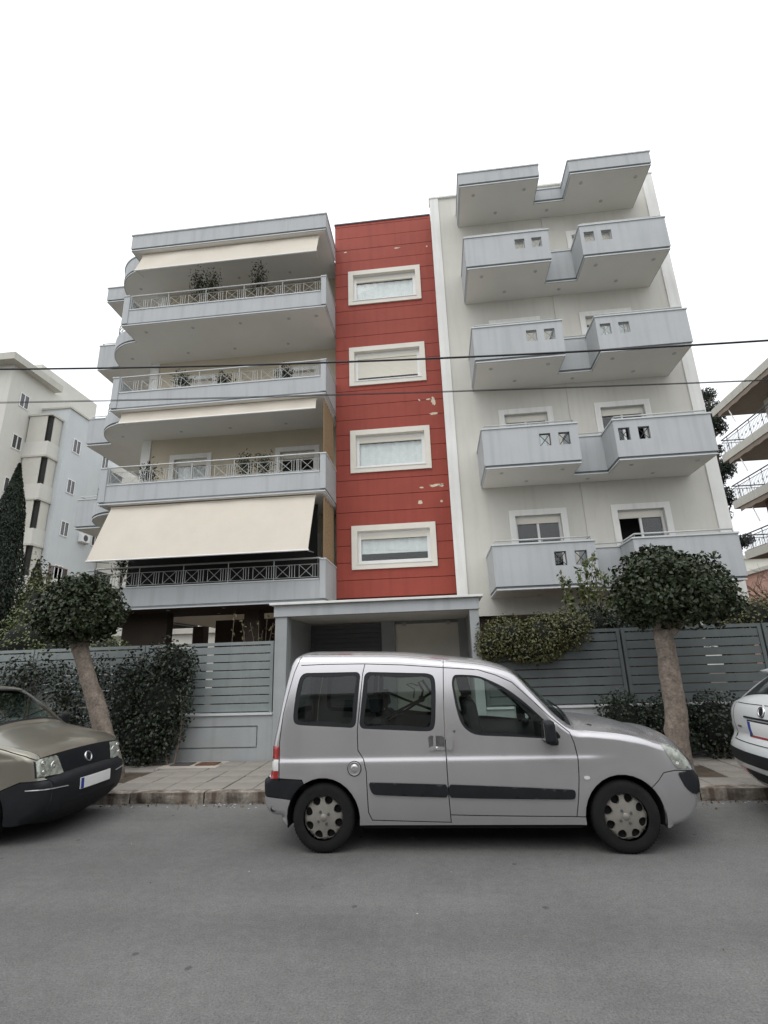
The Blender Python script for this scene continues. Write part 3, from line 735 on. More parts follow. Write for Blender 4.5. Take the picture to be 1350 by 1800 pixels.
def fill2d(outer, holes=(), seams=(), step=.04, sw=.008, extra=(), excl=None):
    vs = []; es = []
    def loop(p):
        o = len(vs); vs.extend(p); n = len(p); es.extend([(o+i, o+(i+1) % n) for i in range(n)])
    outer = densify(outer, step); loop(outer)
    holes = [densify(h, step) for h in holes]; rb = [ribbon(densify(s, step, False), sw) for s in seams]
    for h in holes: loop(h)
    for h in rb: loop(h)
    q = np.array(outer); lo, hi = q.min(0), q.max(0)
    g = np.array([(x, y) for i, x in enumerate(np.arange(lo[0]+step/2, hi[0], step)) for y in np.arange(lo[1]+step*(.25+.5*(i % 2)), hi[1], step)])
    if len(g):
        g = g[inside(outer, g)]
        if excl is not None: g = g[~excl(g)]
        vs.extend([tuple(a) for a in g])
    vs.extend(extra)
    r = delaunay_2d_cdt([Vector(v) for v in vs], es, [], 0, 1e-5)
    V = np.array([tuple(v) for v in r[0]]); T = np.array([t for t in r[2] if len(t) == 3])
    c = V[T].mean(1); ok = inside(outer, c)
    for h in list(holes)+rb: ok &= ~inside(h, c)
    return V, T[ok]
def components(T):
    par = {}
    def f(a):
        while par.setdefault(a, a) != a: par[a] = par[par[a]]; a = par[a]
        return a
    ed = {}
    for i, t in enumerate(T):
        for a, b in ((t[0], t[1]), (t[1], t[2]), (t[2], t[0])):
            k = (min(a, b), max(a, b))
            if k in ed: par[f(('t', i))] = f(('t', ed[k]))
            else: ed[k] = i
            f(('t', i))
    g = {}
    for i in range(len(T)): g.setdefault(f(('t', i)), []).append(i)
    return [T[v] for v in g.values()]
def boundary(T):
    c = {}
    for t in T:
        for a, b in ((t[0], t[1]), (t[1], t[2]), (t[2], t[0])): c[(a, b)] = 1
    return [(a, b) for a, b in c if (b, a) not in c]
def polydist(P, line):
    P = np.asarray(P)[:, None]; a = np.array(line[:-1])[None]; b = np.array(line[1:])[None]; d = b-a
    t = np.clip(((P-a)*d).sum(-1)/((d*d).sum(-1)+1e-12), 0, 1); return np.sqrt((((a+d*t[..., None])-P)**2).sum(-1).min(1))
def catmull(p, step):
    p = [np.array(q, float) for q in p]; o = []
    for i in range(len(p)-1):
        p0, p1, p2, p3 = p[max(0, i-1)], p[i], p[i+1], p[min(len(p)-1, i+2)]
        n = max(1, int(np.hypot(*(p2-p1))/step))
        for k in range(n):
            t = k/n; o.append(.5*((2*p1)+(p2-p0)*t+(2*p0-5*p1+4*p2-p3)*t*t+(3*p1-p0-3*p2+p3)*t**3))
    o.append(p[-1]); return np.array(o)
class Car:
    def __init__(s, name, loc, label, group=None): 
        s.root = thing(name, loc, label, 'car' if 'van' not in name else 'van', group); s.loc = Vector(loc); s.tv = []; s.tf = []
    def skin(s, V, T):
        o = len(s.tv); s.tv += [tuple(v) for v in V]; s.tf += [tuple(int(i)+o for i in t) for t in T]
    def bvh(s): s.tree = BVHTree.FromPolygons(s.tv, s.tf)
    def mk(s, name, V, T, m, parent=None, rim=None, smooth=True, flip=False, nrm=None):
        mb = MB(); Tl = [tuple(int(i) for i in t) for t in T]
        if flip: Tl = [t[::-1] for t in Tl]
        L = rootloc(parent or s.root)
        used = sorted({i for t in Tl for i in t}); ix = {u: k for k, u in enumerate(used)}
        vs = [Vector(V[u]) for u in used]; fs = [tuple(ix[i] for i in t) for t in Tl]
        nmain = len(fs)
        if rim is not None:
            for a, b in boundary(fs):
                o = len(vs); A, Bq = vs[a], vs[b]; vs += [A.copy(), Bq.copy(), Bq+rim(Bq), A+rim(A)]; fs.append((o+1, o, o+3, o+2))
        mb.v = [tuple(v+s.loc) for v in vs]; mb.f = fs
        o = mb.build(name, m, parent or s.root)
        o.data.polygons.foreach_set('use_smooth', [smooth and i < nmain for i in range(len(fs))])
        if nrm is not None:
            o.data.normals_split_custom_set_from_vertices([tuple(nrm[u]) for u in used]+[(0, 0, 0)]*(len(vs)-len(used)))
        return o
    def body(s, chain, bottom, wfun, r, windows, seams, names, paint, step=.04, winmats=None, seals=True, nsec=17, crease=0.):
        """chain: [(part name, material, [(x,z)..])] from the rear bottom over the roof to the front bottom"""
        pts = []; br = []; bulge = []
        for nm, m, p, b0, b1 in chain:
            if pts: p = p if np.hypot(p[0][0]-pts[-1][0], p[0][1]-pts[-1][1]) > 1e-4 else p[1:]
            i0 = len(pts)-1 if pts else 0
            pts += p; br.append((nm, m, i0, len(pts)-1)); bulge += [(i0+.001, b0), (len(pts)-1, b1)]
        C = []; cum = [0]
        full = catmull(pts, .03)
        # sample index of each control point
        idx = [0]; q = [np.array(a, float) for a in pts]
        for i in range(len(q)-1): idx.append(idx[-1]+max(1, int(np.hypot(*(q[i+1]-q[i]))/.03)))
        s.full = full
        W = lambda P: wfun(np.asarray(P)[:, 0], np.asarray(P)[:, 1])
        def side(P):
            P = np.asarray(P, float); d = np.minimum(polydist(P, full), r)
            return W(P)-(r-np.sqrt(np.maximum(r*r-(r-d)**2, 1e-7)))
        s.side = side
        def snorm(P, sg, e=.004):
            P = np.asarray(P, float); wx = (side(P+[e, 0])-side(P-[e, 0]))/(2*e); wz = (side(P+[0, e])-side(P-[0, e]))/(2*e)
            N = np.stack([-wx, np.full(len(P), float(sg)), -wz], 1); return N/np.linalg.norm(N, axis=1)[:, None]
        s.snorm = snorm
        outer = [tuple(a) for a in full]+list(bottom)
        wins = [chaikin(densify(w, .11), 2) for w in windows]
        rings = []; fl_ = [tuple(a) for a in full]
        for k in (.04, .14, .28, .46, .70, 1.0): rings += offset_path(fl_, -r*k)
        rings = np.array(rings); rings = rings[inside(outer, rings)]; dr = polydist(rings, full); rings = rings[dr > r*.03]
        if crease:
            xs_ = np.arange(full[:, 0].min(), full[:, 0].max(), .03); rows = np.array([(x, crease+dz) for dz in (-.07, -.045, -.025, -.012, 0, .012, .025, .045, .07) for x in xs_])
            rows = rows[inside(outer, rows)]; rows = rows[polydist(rows, full) > r*1.15]; rings = np.concatenate([rings, rows])
        ex = lambda g: (polydist(g, full) < r*1.2) | ((np.abs(g[:, 1]-crease) < .085) if crease else False)
        V, T = fill2d(outer, wins, seams, step, extra=[tuple(a) for a in rings], excl=ex)
        w = side(V)
        for sg in (-1, 1):
            V3 = np.stack([V[:, 0], sg*w, V[:, 1]], 1); SN = snorm(V, sg)
            for comp in components(T):
                c = V[comp].reshape(-1, 2); nm = 'body_panel'; ctr = V[comp].mean(1)
                pm = paint
                for n, pt, pm_ in names:
                    if np.min(np.hypot(*(ctr-np.array(pt)).T)) < step*.6: nm, pm = n, pm_ or paint; break
                if len(comp) < 4: continue
                Tn = comp
                s.mk(nm, V3, Tn, pm, rim=lambda v, sg=sg: Vector((0, -sg*.022, 0)), flip=(sg > 0), nrm=SN)
                s.skin(V3, comp)
            for k, wp in enumerate(wins):
                wm = (winmats or ['carglass']*len(wins))[k]
                Vg, Tg = fill2d(wp, step=step*1.5); wg = side(Vg)-.010
                g = s.mk('side_window', np.stack([Vg[:, 0], sg*wg, Vg[:, 1]], 1), Tg, wm, flip=(sg > 0))
                s.skin(np.stack([Vg[:, 0], sg*wg, Vg[:, 1]], 1), Tg)
                if seals:
                    c = np.mean(wp, 0); ring = [tuple(np.array(a)+(c-np.array(a))/max(1e-6, np.hypot(*(c-np.array(a))))*(.045 if wm == 'tintglass' else .026)) for a in wp]
                    ring2 = [tuple(np.array(a)-(c-np.array(a))/max(1e-6, np.hypot(*(c-np.array(a))))*.006) for a in wp]
                    Vs, Ts = fill2d(ring2, [ring], step=.05); ws = side(Vs)-.005
                    s.mk('window_seal', np.stack([Vs[:, 0], sg*ws, Vs[:, 1]], 1), Ts, 'plastic', parent=g, flip=(sg > 0))
        # skin across the car
        tan = np.gradient(full, axis=0); nrm = np.stack([-tan[:, 1], tan[:, 0]], 1); nrm /= np.linalg.norm(nrm, axis=1)[:, None]+1e-9
        for _ in range(6): nrm[1:-1] = (nrm[:-2]+nrm[1:-1]*2+nrm[2:])/4
        nrm /= np.linalg.norm(nrm, axis=1)[:, None]
        we = np.maximum(W(full)-r, .05)
        bl = np.interp(np.arange(len(full)), [idx[int(i+.01)]+(.01 if i % 1 else 0) for i, _ in bulge], [b for _, b in bulge])
        ss = np.sin(np.linspace(-1, 1, nsec)*math.pi/2)
        G = np.zeros((len(full), nsec, 3))
        for j, q in enumerate(ss):
            k = bl*(1-abs(q)**2.4)
            G[:, j, 0] = full[:, 0]+nrm[:, 0]*k; G[:, j, 2] = full[:, 1]+nrm[:, 1]*k; G[:, j, 1] = q*we
        s.G = G; s.idx = idx; s.ss = ss
        for nm, m, a, b in br:
            i0, i1 = idx[a], idx[b]
            if m is None: continue
            if m.startswith('glass:'):
                pm = m[6:]; js = (2, nsec-3); e = 2
                s.patch(nm, i0+e, i1-e, js[0], js[1], 'carglass', -.004)
                s.patch('pillar', i0, i1, 0, js[0], pm); s.patch('pillar', i0, i1, js[1], nsec-1, pm)
                s.patch('glass_edge', i0, i0+e, js[0], js[1], 'plastic'); s.patch('glass_edge', i1-e, i1, js[0], js[1], 'plastic')
            else: s.patch(nm, i0, i1, 0, nsec-1, m)
    def patch(s, nm, i0, i1, j0, j1, m, off=0):
        g = s.G[i0:i1+1, j0:j1+1]; a, b = g.shape[:2]; V = g.reshape(-1, 3)
        T = [(i*b+j, i*b+j+1, (i+1)*b+j+1, (i+1)*b+j) for i in range(a-1) for j in range(b-1)]
        s.skin(V, T); return s.mk(nm, V, T, m, flip=True)
    def hit(s, axis, sg, p):
        if axis == 'Y': o = Vector((p[0], sg*5, p[1])); d = Vector((0, -sg, 0))
        elif axis == 'X': o = Vector((sg*12, p[0], p[1])); d = Vector((-sg, 0, 0))
        else: o = Vector((p[0], p[1], 5)); d = Vector((0, 0, -1))
        return s.tree.ray_cast(o, d)[0], d
    def drape(s, name, poly, axis, sg, off, m, parent=None, thick=.012, step=.03, rounds=2, holes=(), lab=None):
        poly = chaikin(densify(poly, .06), rounds) if rounds else poly
        a = np.array(poly); area = sum(a[i-1][0]*a[i][1]-a[i][0]*a[i-1][1] for i in range(len(a)))
        V2, T = fill2d(poly, holes, step=step); V = []; miss = []
        sd = s.side(V2) if axis == 'Y' else None
        for k_, p in enumerate(V2):
            if axis == 'Y': h, d = Vector((p[0], sg*sd[k_], p[1])), Vector((0, -sg, 0))
            else: h, d = s.hit(axis, sg, p)
            if h is None: miss.append(len(V)); V.append(None)
            else: V.append(h-d*off)
        good = [i for i, v in enumerate(V) if v is not None]
        if not good: return None
        for i in miss:
            j = min(good, key=lambda k: (V2[k][0]-V2[i][0])**2+(V2[k][1]-V2[i][1])**2); v = V[j].copy()
            if axis == 'Y': v.x, v.z = V2[i]
            elif axis == 'X': v.y, v.z = V2[i]
            else: v.x, v.y = V2[i]
            V[i] = v
        fl = {'Y': sg > 0, 'X': sg < 0, 'Z': False}[axis]
        o = s.mk(name, V, T, m, parent=parent, rim=lambda v: d*thick, flip=fl)
        if lab: o['label'] = lab
        return o
    def bx(s, name, m, x0, x1, y0, y1, z0, z1, parent=None, bev=.0, segs=3):
        return MB().box(x0+s.loc.x, x1+s.loc.x, y0+s.loc.y, y1+s.loc.y, z0+s.loc.z, z1+s.loc.z).build(name, m, parent or s.root, bev=bev, segs=segs, auto=40 if bev else None)
    def wheel(s, x, zc, rad, halfw, sg, rim='eight', hubm='hub'):
        c = Vector((x, sg*(halfw-.095), zc))+s.loc; mb = MB()
        wd = .09; pr = [(rad*.64, -wd), (rad*.80, -wd*1.04), (rad*.93, -wd*1.0), (rad*.985, -wd*.82), (rad, -wd*.5), (rad, wd*.5), (rad*.985, wd*.82), (rad*.93, wd), (rad*.80, wd*1.04), (rad*.64, wd)]
        mb.lathe(pr, c, 'Y', 48); ty = mb.build('wheel', 'rubber', s.root, smooth=True)
        m2 = MB()
        for k in range(60):
            a = 2*math.pi*k/60; ca, sa = math.cos(a), math.sin(a)
            for sgn in (-1, 1):
                m2.bar((c.x+(rad*1.001)*ca, c.y+sgn*.02, c.z+rad*1.001*sa), (c.x+(rad*.995)*math.cos(a+.05), c.y+sgn*.075, c.z+rad*.995*math.sin(a+.05)), .004)
        tag(m2.build('tread', 'rubber', ty), kind='stuff')
        y = c.y+sg*(wd*.80)
        # dished hubcap with round windows near its edge
        ro = rad*.66; circ = [(ro*math.cos(2*math.pi*k/56), ro*math.sin(2*math.pi*k/56)) for k in range(56)]
        hs = []
        for k in range(8):
            a = 2*math.pi*(k+.5)/8+.08; hl = []
            for t in np.linspace(0, 2*math.pi, 14, endpoint=False):
                rr = ro*(.755+.180*math.cos(t)); wdt = ro*(.20+.05*math.cos(t))*math.sin(t)
                hl.append((rr*math.cos(a)-wdt*math.sin(a), rr*math.sin(a)+wdt*math.cos(a)))
            hs.append(hl)
        V2, T = fill2d(circ, hs, step=.03)
        rr = np.hypot(V2[:, 0], V2[:, 1])/ro
        dep = .012*np.cos(rr*3.0)-.030*(rr > .995)
        Vv = np.stack([x+V2[:, 0], (y-s.loc.y)+sg*dep, zc+V2[:, 1]], 1)
        hc = s.mk('hubcap', Vv, T, hubm, parent=ty, rim=lambda v: Vector((0, -sg*.03, 0)), flip=(sg > 0))
        d = MB(); d.lathe([(0, -sg*.045), (ro*1.01, -sg*.045)], (c.x, y, c.z), 'Y', 32); d.build('brake_disc', 'under', ty)
        b = MB()
        for k in range(4):
            a = math.pi*k/2+.55; b.lathe([(.0, sg*.020), (.010, sg*.018), (.014, sg*.002)], (c.x+.055*math.cos(a), y, c.z+.055*math.sin(a)), 'Y', 8)
        tag(b.build('bolts', 'iron', ty), kind='stuff')
        b = MB(); b.lathe([(.0, sg*.0185), (.025, sg*.017), (.030, sg*.0125)], (c.x, y, c.z), 'Y', 16); b.build('hub_emblem', hubm, ty, smooth=True)
        return ty
    def under(s, xs, zc, ra, W, x0, x1, z0=.2, z1=.52):
        mb = MB(); L = s.loc; cuts = [x0]+[q for x in sorted(xs) for q in (x-ra-.02, x+ra+.02)]+[x1]
        for k, (a, b) in enumerate(zip(cuts[::2], cuts[1::2])):
            e = .06 if k == 1 else .34
            mb.box(a+L.x, b+L.x, L.y-W+e, L.y+W-e, z0, z1)
        mb.box(x0+.1+L.x, x1-.1+L.x, L.y-W+.30, L.y+W-.30, z0+.01, z1+.02)
        mb.build('underbody', 'under', s.root)
        for x in xs:
            for sg in (-1, 1):
                m = MB(); m.lathe([(ra+.005, sg*(W-.025)), (ra+.005, sg*(W-.33)), (0.02, sg*(W-.33))], (x+L.x, L.y, zc+L.z), 'Y', 24, -.25, math.pi+.25)
                m.build('wheel_arch_liner', 'under', s.root)
    def seats(s, xs, ys, z=.62, back=.58, lean=-.16):
        for x in xs:
            for y in ys:
                c = s.bx('seat', 'seat', x-.24, x+.26, y-.24, y+.24, z-.12, z+.06, bev=.05)
                m = MB(); L = s.loc; Mx = Matrix.Translation((L.x+x-.26, L.y+y, L.z+z)) @ Matrix.Rotation(lean, 4, 'Y')
                m.mbox(Mx, -.07, .07, -.23, .23, 0, back); m.build('backrest', 'seat', c, bev=.05, segs=3, auto=40)
                m = MB(); m.mbox(Mx, -.05, .05, -.13, .13, back+.05, back+.22); m.mbox(Mx, -.012, .012, -.06, -.04, back, back+.06); m.mbox(Mx, -.012, .012, .04, .06, back, back+.06)
                m.build('headrest', 'seat', c, bev=.03, segs=3, auto=40)
def arch_bottom(front_end, rear_end, xf, xr, zc, ra, zs, n=18):
    out = []
    if front_end[0] > xf+ra+.02: out.append((xf+ra+.01, front_end[1] if front_end[1] < zc else zs))
    def a(xc):
        t0 = math.asin(max(-1, min(1, (zs-zc)/ra))); return [(xc+ra*math.cos(t), zc+ra*math.sin(t)) for t in np.linspace(t0, math.pi-t0, n)]
    out += a(xf)
    out += [(xf-ra-.3, zs-.005), (xr+ra+.3, zs-.005)] if False else []
    out += a(xr)
    return out

def wiper(car, i0, s0, s1, climb):
    pts = []
    for t in np.linspace(0, 1, 13):
        fi = i0-2-climb*t; i = int(fi); fr = fi-i; j = np.interp(s0+(s1-s0)*t, car.ss, range(len(car.ss))); jj = min(int(j), len(car.ss)-2); fj = j-jj; G = car.G
        p = (G[i, jj]*(1-fj)+G[i, jj+1]*fj)*(1-fr)+(G[i+1, jj]*(1-fj)+G[i+1, jj+1]*fj)*fr
        pts.append(Vector(p)+car.loc+Vector((.012, 0, .018)))
    MB().tube(pts, .008, 5).build('wiper', 'plastic', car.root, smooth=True)
def badge(car, sg, p, rad, m_in='plastic'):
    o_ = Vector((sg*12, p[0], p[1])); h, n, _, _ = car.tree.ray_cast(o_, Vector((-sg, 0, 0)))
    if n.x*sg < 0: n = -n
    q = Vector((1, 0, 0)).rotation_difference(n); c = h+car.loc
    def put(prof):
        mb = MB().lathe(prof, (0, 0, 0), 'X', 28); mb.v = [tuple(q @ Vector(v)+c) for v in mb.v]; return mb
    a = put([(0, .007), (rad*.7, .006), (rad*.72, 0)]).build('badge', m_in, car.root, smooth=True)
    put([(rad*.66, .004), (rad*.74, .013), (rad*.9, .013), (rad, .004), (rad, -.02)]).build('badge_ring', 'chrome', a, smooth=True)
# ------------------------------------------------------------------ silver van
VX, VY = .18, 6.06
van = Car('silver_van', (VX, VY, 0), 'silver passenger van with sliding side door and black rub strip parked at the kerb')
def van_w(x, z):
    x, z = np.asarray(x, float), np.asarray(z, float)
    q = z-.60; w = .85-.10*(np.clip(z-1.0, 0, 2)/.7)**2-.26*q*q/(1+(q/.55)**2)-.02*(np.clip(.5-z, 0, 1)/.3)**2
    w = w+.007*np.tanh((.775-z)/.024)*np.clip((1.4-x)/.3, 0, 1)
    w = w-.17*(np.clip(x-1.40, 0, 1)/.62)**2.2-.05*(np.clip(-1.55-x, 0, 1)/.4)**2
    for xc in (-1.3465, 1.3465):
        d = np.hypot(x-xc, z-.29); w = w+.006*np.exp(-((d-.36)/.05)**2)
    return w
def V0(px, py):
    Y = VY-.8
    for _ in range(5):
        p = onY(px, py, Y); Y = VY-float(van_w(p.x-VX, p.z))
    return (p.x-VX, p.z)
V1 = lambda x, y: V0(440+x/3.2143, 1120+y/3.2143)
V2 = lambda x, y: V0(840+x/3.2143, 1120+y/3.2143)
A1 = lambda *q: [V1(*p) for p in q]
A2 = lambda *q: [V2(*p) for p in q]
XR, XF = -1.3465, 1.3465
chain = [
 ('rear_bumper', 'plastic', A1((172, 1015), (120, 1006), (84, 972), (73, 890), (75, 808)), .05, .06),
 ('tailgate', 'silver', A1((75, 808), (108, 782), (116, 700), (124, 610), (150, 490)), .06, .06),
 ('rear_window', 'glass:silver', A1((150, 490), (175, 370), (212, 215)), .06, .06),
 ('roof', 'silver', A1((212, 215), (240, 138), (285, 107), (420, 103), (650, 103), (860, 108), (1090, 128))+A2((0, 148), (110, 172), (205, 212)), .05, .05),
 ('windscreen', 'glass:silver', A2((205, 212), (320, 325), (440, 450), (540, 524)), .07, .12),
 ('bonnet', 'silver', A2((540, 524), (640, 534), (800, 549), (930, 572), (1030, 600)), .09, .07),
 ('front_panel', 'silver', A2((1030, 600), (1105, 616), (1160, 655), (1205, 718), (1235, 760)), .08, .12),
 ('front_bumper', 'silver', A2((1235, 760), (1262, 815), (1266, 880), (1256, 930), (1238, 985), (1195, 1040), (1115, 1074)), .12, .10)]
bottom = arch_bottom(chain[-1][2][-1], chain[0][2][0], XF, XR, .285, .345, V1(800, 1062)[1])
qwin = A1((292, 203), (624, 196), (594, 514), (262, 497), (241, 475), (246, 400), (266, 270))
swin = A1((646, 196), (1010, 204), (1042, 225), (1048, 300), (1046, 490), (1030, 530), (980, 533), (614, 517))
fwin = A1((1136, 260), (1146, 214), (1180, 211), (1285, 216))+A2((70, 244), (160, 288), (260, 362), (345, 440), (470, 556), (460, 578), (390, 573), (200, 563), (0, 556))+A1((1236, 537), (1190, 492), (1162, 400))
seams = [
 A1((296, 60), (288, 112), (250, 200), (215, 320), (185, 440), (165, 600), (163, 815)),
 A1((40, 790), (160, 800), (290, 808), (310, 850)), A1((40, 893), (200, 915), (290, 930)),
 A1((288, 160), (420, 154), (640, 151), (860, 157), (1090, 172), (1285, 184))+A2((100, 214), (190, 254), (300, 350), (400, 445), (520, 540)),
 A1((648, 151), (635, 205), (620, 360), (604, 530), (608, 640), (640, 690), (655, 760), (662, 900), (668, 990), (690, 1034), (900, 1040), (1135, 1046)),
 A1((1088, 40), (1092, 400), (1100, 560), (1112, 750), (1122, 900), (1136, 1050)),
 A1((1130, 1004), (1285, 1008))+A2((300, 1012), (560, 1014), (660, 1016)),
 A2((518, 538), (545, 600), (565, 680), (572, 800), (570, 900), (560, 1014)),
 A2((985, 850), (1020, 812), (1050, 766), (1115, 752), (1300, 748))]
names = [('tailgate_edge', V1(140, 600), None), ('rear_bumper_corner', V1(150, 850), 'plastic'), ('rear_bumper_corner', V1(130, 960), 'silver'),
 ('quarter_panel', V1(400, 700), None), ('sliding_door', V1(850, 700), None), ('front_door', V1(1250, 750), None), ('roof_side', V1(500, 130), None), ('roof_side', V1(1250, 160), None),
 ('fender', V2(700, 650), None), ('front_bumper_corner', V2(1150, 900), None), ('sill', V2(200, 1050), 'silverdirt')]
van.body(chain, bottom, van_w, .06, [qwin, swin, fwin], seams, names, 'silver', step=.032, crease=.775, winmats=['tintglass', 'tintglass', 'carglass'])
van.bvh()
for sg in (-1, 1):
    D = lambda *a, **k: van.drape(*a, **k)
    st1 = A1((668, 820), (900, 826), (1114, 832), (1119, 905), (900, 898), (700, 890), (682, 870))
    st2 = A1((1120, 832), (1285, 838))+A2((300, 850), (545, 862), (552, 880), (550, 910), (530, 916), (300, 914))+A1((1285, 910), (1124, 905))
    D('rub_strip', st1, 'Y', sg, .014, 'plastic', rounds=1); D('rub_strip', st2, 'Y', sg, .014, 'plastic', rounds=1)
    D('tail_light', A1((122, 617), (164, 617), (160, 690), (117, 690)), 'Y', sg, .006, 'lampred', rounds=0)
    D('tail_light', A1((117, 692), (160, 692), (158, 755), (115, 755)), 'Y', sg, .006, 'lampwhite', rounds=0)
    D('tail_light', A1((115, 757), (158, 757), (156, 799), (112, 799)), 'Y', sg, .006, 'lampred', rounds=0)
    hl = D('headlight', A2((1034, 604), (1100, 613), (1156, 652), (1196, 700), (1216, 738), (1122, 744), (1098, 704), (1062, 648)), 'Y', sg, .004, 'lampglass', rounds=1)
    D('lamp_reflector', A2((1095, 690), (1130, 700), (1155, 735), (1125, 740)), 'Y', sg, .007, 'lampinner', parent=hl, rounds=1)
    D('bumper_insert', A2((1130, 766), (1222, 746), (1262, 800), (1266, 870), (1222, 890), (1176, 850)), 'Y', sg, .008, 'plastic', rounds=1)
    D('side_indicator', A2((597, 793), (606, 784), (626, 784), (636, 794), (624, 804), (606, 803)), 'Y', sg, .008, 'lampwhite', rounds=1)
    D('door_lock', A1((1142, 530), (1152, 520), (1162, 530), (1152, 541)), 'Y', sg, .005, 'chrome', rounds=2)
    rc = D('handle_recess', A1((1004, 556), (1096, 558), (1098, 640), (1012, 638)), 'Y', sg, .002, 'iron', rounds=1)
    D('handle_bar', A1((1032, 556), (1048, 556), (1050, 636), (1034, 634)), 'Y', sg, .016, 'silver', parent=rc, rounds=1, step=.02)
    D('handle_bar', A1((1012, 618), (1098, 618), (1100, 640), (1010, 640)), 'Y', sg, .010, 'silver', parent=rc, rounds=1, step=.02)
    D('door_handle', A1((1104, 558), (1140, 560), (1145, 575), (1145, 620), (1138, 636), (1106, 635)), 'Y', sg, .022, 'silver', rounds=1, thick=.02)
# fuel cap
fc = V1(588, 743); h, _ = van.hit('Y', -1, fc); c0 = h+van.loc
m = MB(); m.lathe([(0, -.002), (.012, -.004), (.030, -.002), (.036, .006), (.050, .006), (.056, -.006), (.060, -.001), (.060, .01)], c0+Vector((0, -.004, 0)), 'Y', 28); m.build('fuel_cap', 'silver', van.root, smooth=True)
m = MB(); m.lathe([(.060, -.002), (.066, -.002), (.066, .01)], c0+Vector((0, -.003, 0)), 'Y', 28); m.build('fuel_cap_gap', 'under', van.root)
q = V1(130, 970); h, _ = van.hit('Y', -1, q); m = MB(); m.lathe([(0, .004), (.022, .004), (.026, -.004), (.03, .01)], h+van.loc, 'Y', 16); m.build('bumper_hole', 'under', van.root)
for x in (XR, XF):
    for sg in (-1, 1): van.wheel(x, .29, .29, .835, sg)
van.under((XR, XF), .285, .345, .83, -1.80, 1.85, .19, .50)
# door mirrors
for sg in (-1, 1):
    a = V2(395, 520); h, _ = van.hit('Y', sg, V2(430, 560)); L = van.loc
    mx = MB(); X, Z = a[0]+L.x, a[1]
    Yo = L.y+sg*.90
    mm = MB().box(X-.06, X+.045, min(Yo-.09, Yo+.09), max(Yo-.09, Yo+.09), Z-.11, Z+.085).build('door_mirror', 'plastic', van.root, bev=.035, segs=4, auto=40)
    MB().box(X-.062, X-.058, Yo-.07, Yo+.07, Z-.08, Z+.065).build('mirror_glass', 'chrome', mm)
    MB().box(X+.02, X+.055, Yo-.075, Yo+.075, Z-.01, Z+.075).build('mirror_cap', 'silver', mm, bev=.02, segs=3, auto=40)
    yy = sorted((L.y+sg*.74, Yo)); MB().box(X-.01, X+.07, yy[0], yy[1], Z-.13, Z-.07).build('mirror_arm', 'plastic', mm, bev=.015, segs=2)
# interior
van.seats((.42,), (-.36, .36), .66, .60); van.seats((-.52,), (-.45, 0, .45), .62, .50)
van.bx('dashboard', 'seat', .86, 1.28, -.66, .66, .62, 1.02, bev=.08)
van.bx('floor', 'seat', -1.7, 1.2, -.72, .72, .50, .54); van.bx('parcel_shelf', 'seat', -1.62, -1.0, -.62, .62, .93, .955)
m = MB(); cs = Vector((.84, -.36, 1.04))+van.loc; Mx = Matrix.Translation(cs) @ Matrix.Rotation(R(65), 4, 'Y')
m.tube([Mx @ Vector((.18*math.cos(t), .18*math.sin(t), 0)) for t in np.linspace(0, 2*math.pi, 24, endpoint=False)], .015, 6, closed=True)
m.bar(Mx @ Vector((-.18, 0, 0)), Mx @ Vector((.18, 0, 0)), .015); m.build('steering_wheel', 'plastic', van.root, smooth=True)
# wiper
i0 = van.idx[sum(len(q[2])-1 for q in chain[:5])]
wiper(van, i0, -.70, .0, 4); wiper(van, i0, -.02, .62, 5)
# front grille and plate on the nose, rear plate
van.drape('grille', [(-.35, .60), (.35, .60), (.38, .68), (-.38, .68)], 'X', 1, .006, 'grille', rounds=1)
van.drape('number_plate', [(-.26, .42), (.26, .42), (.26, .53), (-.26, .53)], 'X', 1, .015, 'plate', rounds=0)
# folded pushchair standing behind the front seats
pc = thing('folded_pushchair', (VX-.15, VY-.1, .54), 'black tubular folded pushchair standing inside the silver van', 'pushchair')
zc = lambda px, py, dy=-.30: onY(px, py, VY+dy)
W_ = lambda x, y: (560+x/4.2188, 1170+y/4.2188)
m = MB()
m.tube([zc(*W_(480, 185)), zc(*W_(650, 255)), zc(*W_(850, 330))], .014, 6); m.tube([zc(*W_(470, 420)), zc(*W_(600, 330)), zc(*W_(770, 245)), zc(*W_(850, 190))], .014, 6)
m.tube([zc(*W_(500, 430), -.26), zc(*W_(620, 350), -.26), zc(*W_(790, 240), -.26)], .012, 6)
m.tube([zc(*W_(760, 240)), zc(*W_(775, 185)), zc(*W_(740, 125)), zc(*W_(770, 110)), zc(*W_(815, 175)), zc(*W_(860, 230))], .014, 6)
m.tube([zc(*W_(740, 150)), zc(*W_(690, 132)), zc(*W_(650, 138)), zc(*W_(710, 175)), zc(*W_(705, 240))], .006, 5)
b = zc(*W_(470, 425)); m.tube([b, Vector((b.x, b.y, .55))], .013, 6); b2 = zc(*W_(850, 330)); m.tube([b2, Vector((b2.x, b2.y, .55))], .013, 6)
fr = m.build('frame', 'plastic', pc, smooth=True)
q = zc(*W_(765, 245)); m = MB(); m.lathe([(0, -.03), (.032, -.03), (.036, 0), (.032, .03), (0, .03)], q, 'Y', 14); m.build('hinge', 'plastic', pc)
for xx in (b.x, b2.x):
    m = MB(); m.lathe([(.05, -.015), (.075, -.018), (.085, 0), (.075, .018), (.05, .015)], (xx, b.y, .625), 'Y', 20); m.build('wheel', 'rubber', pc, smooth=True)

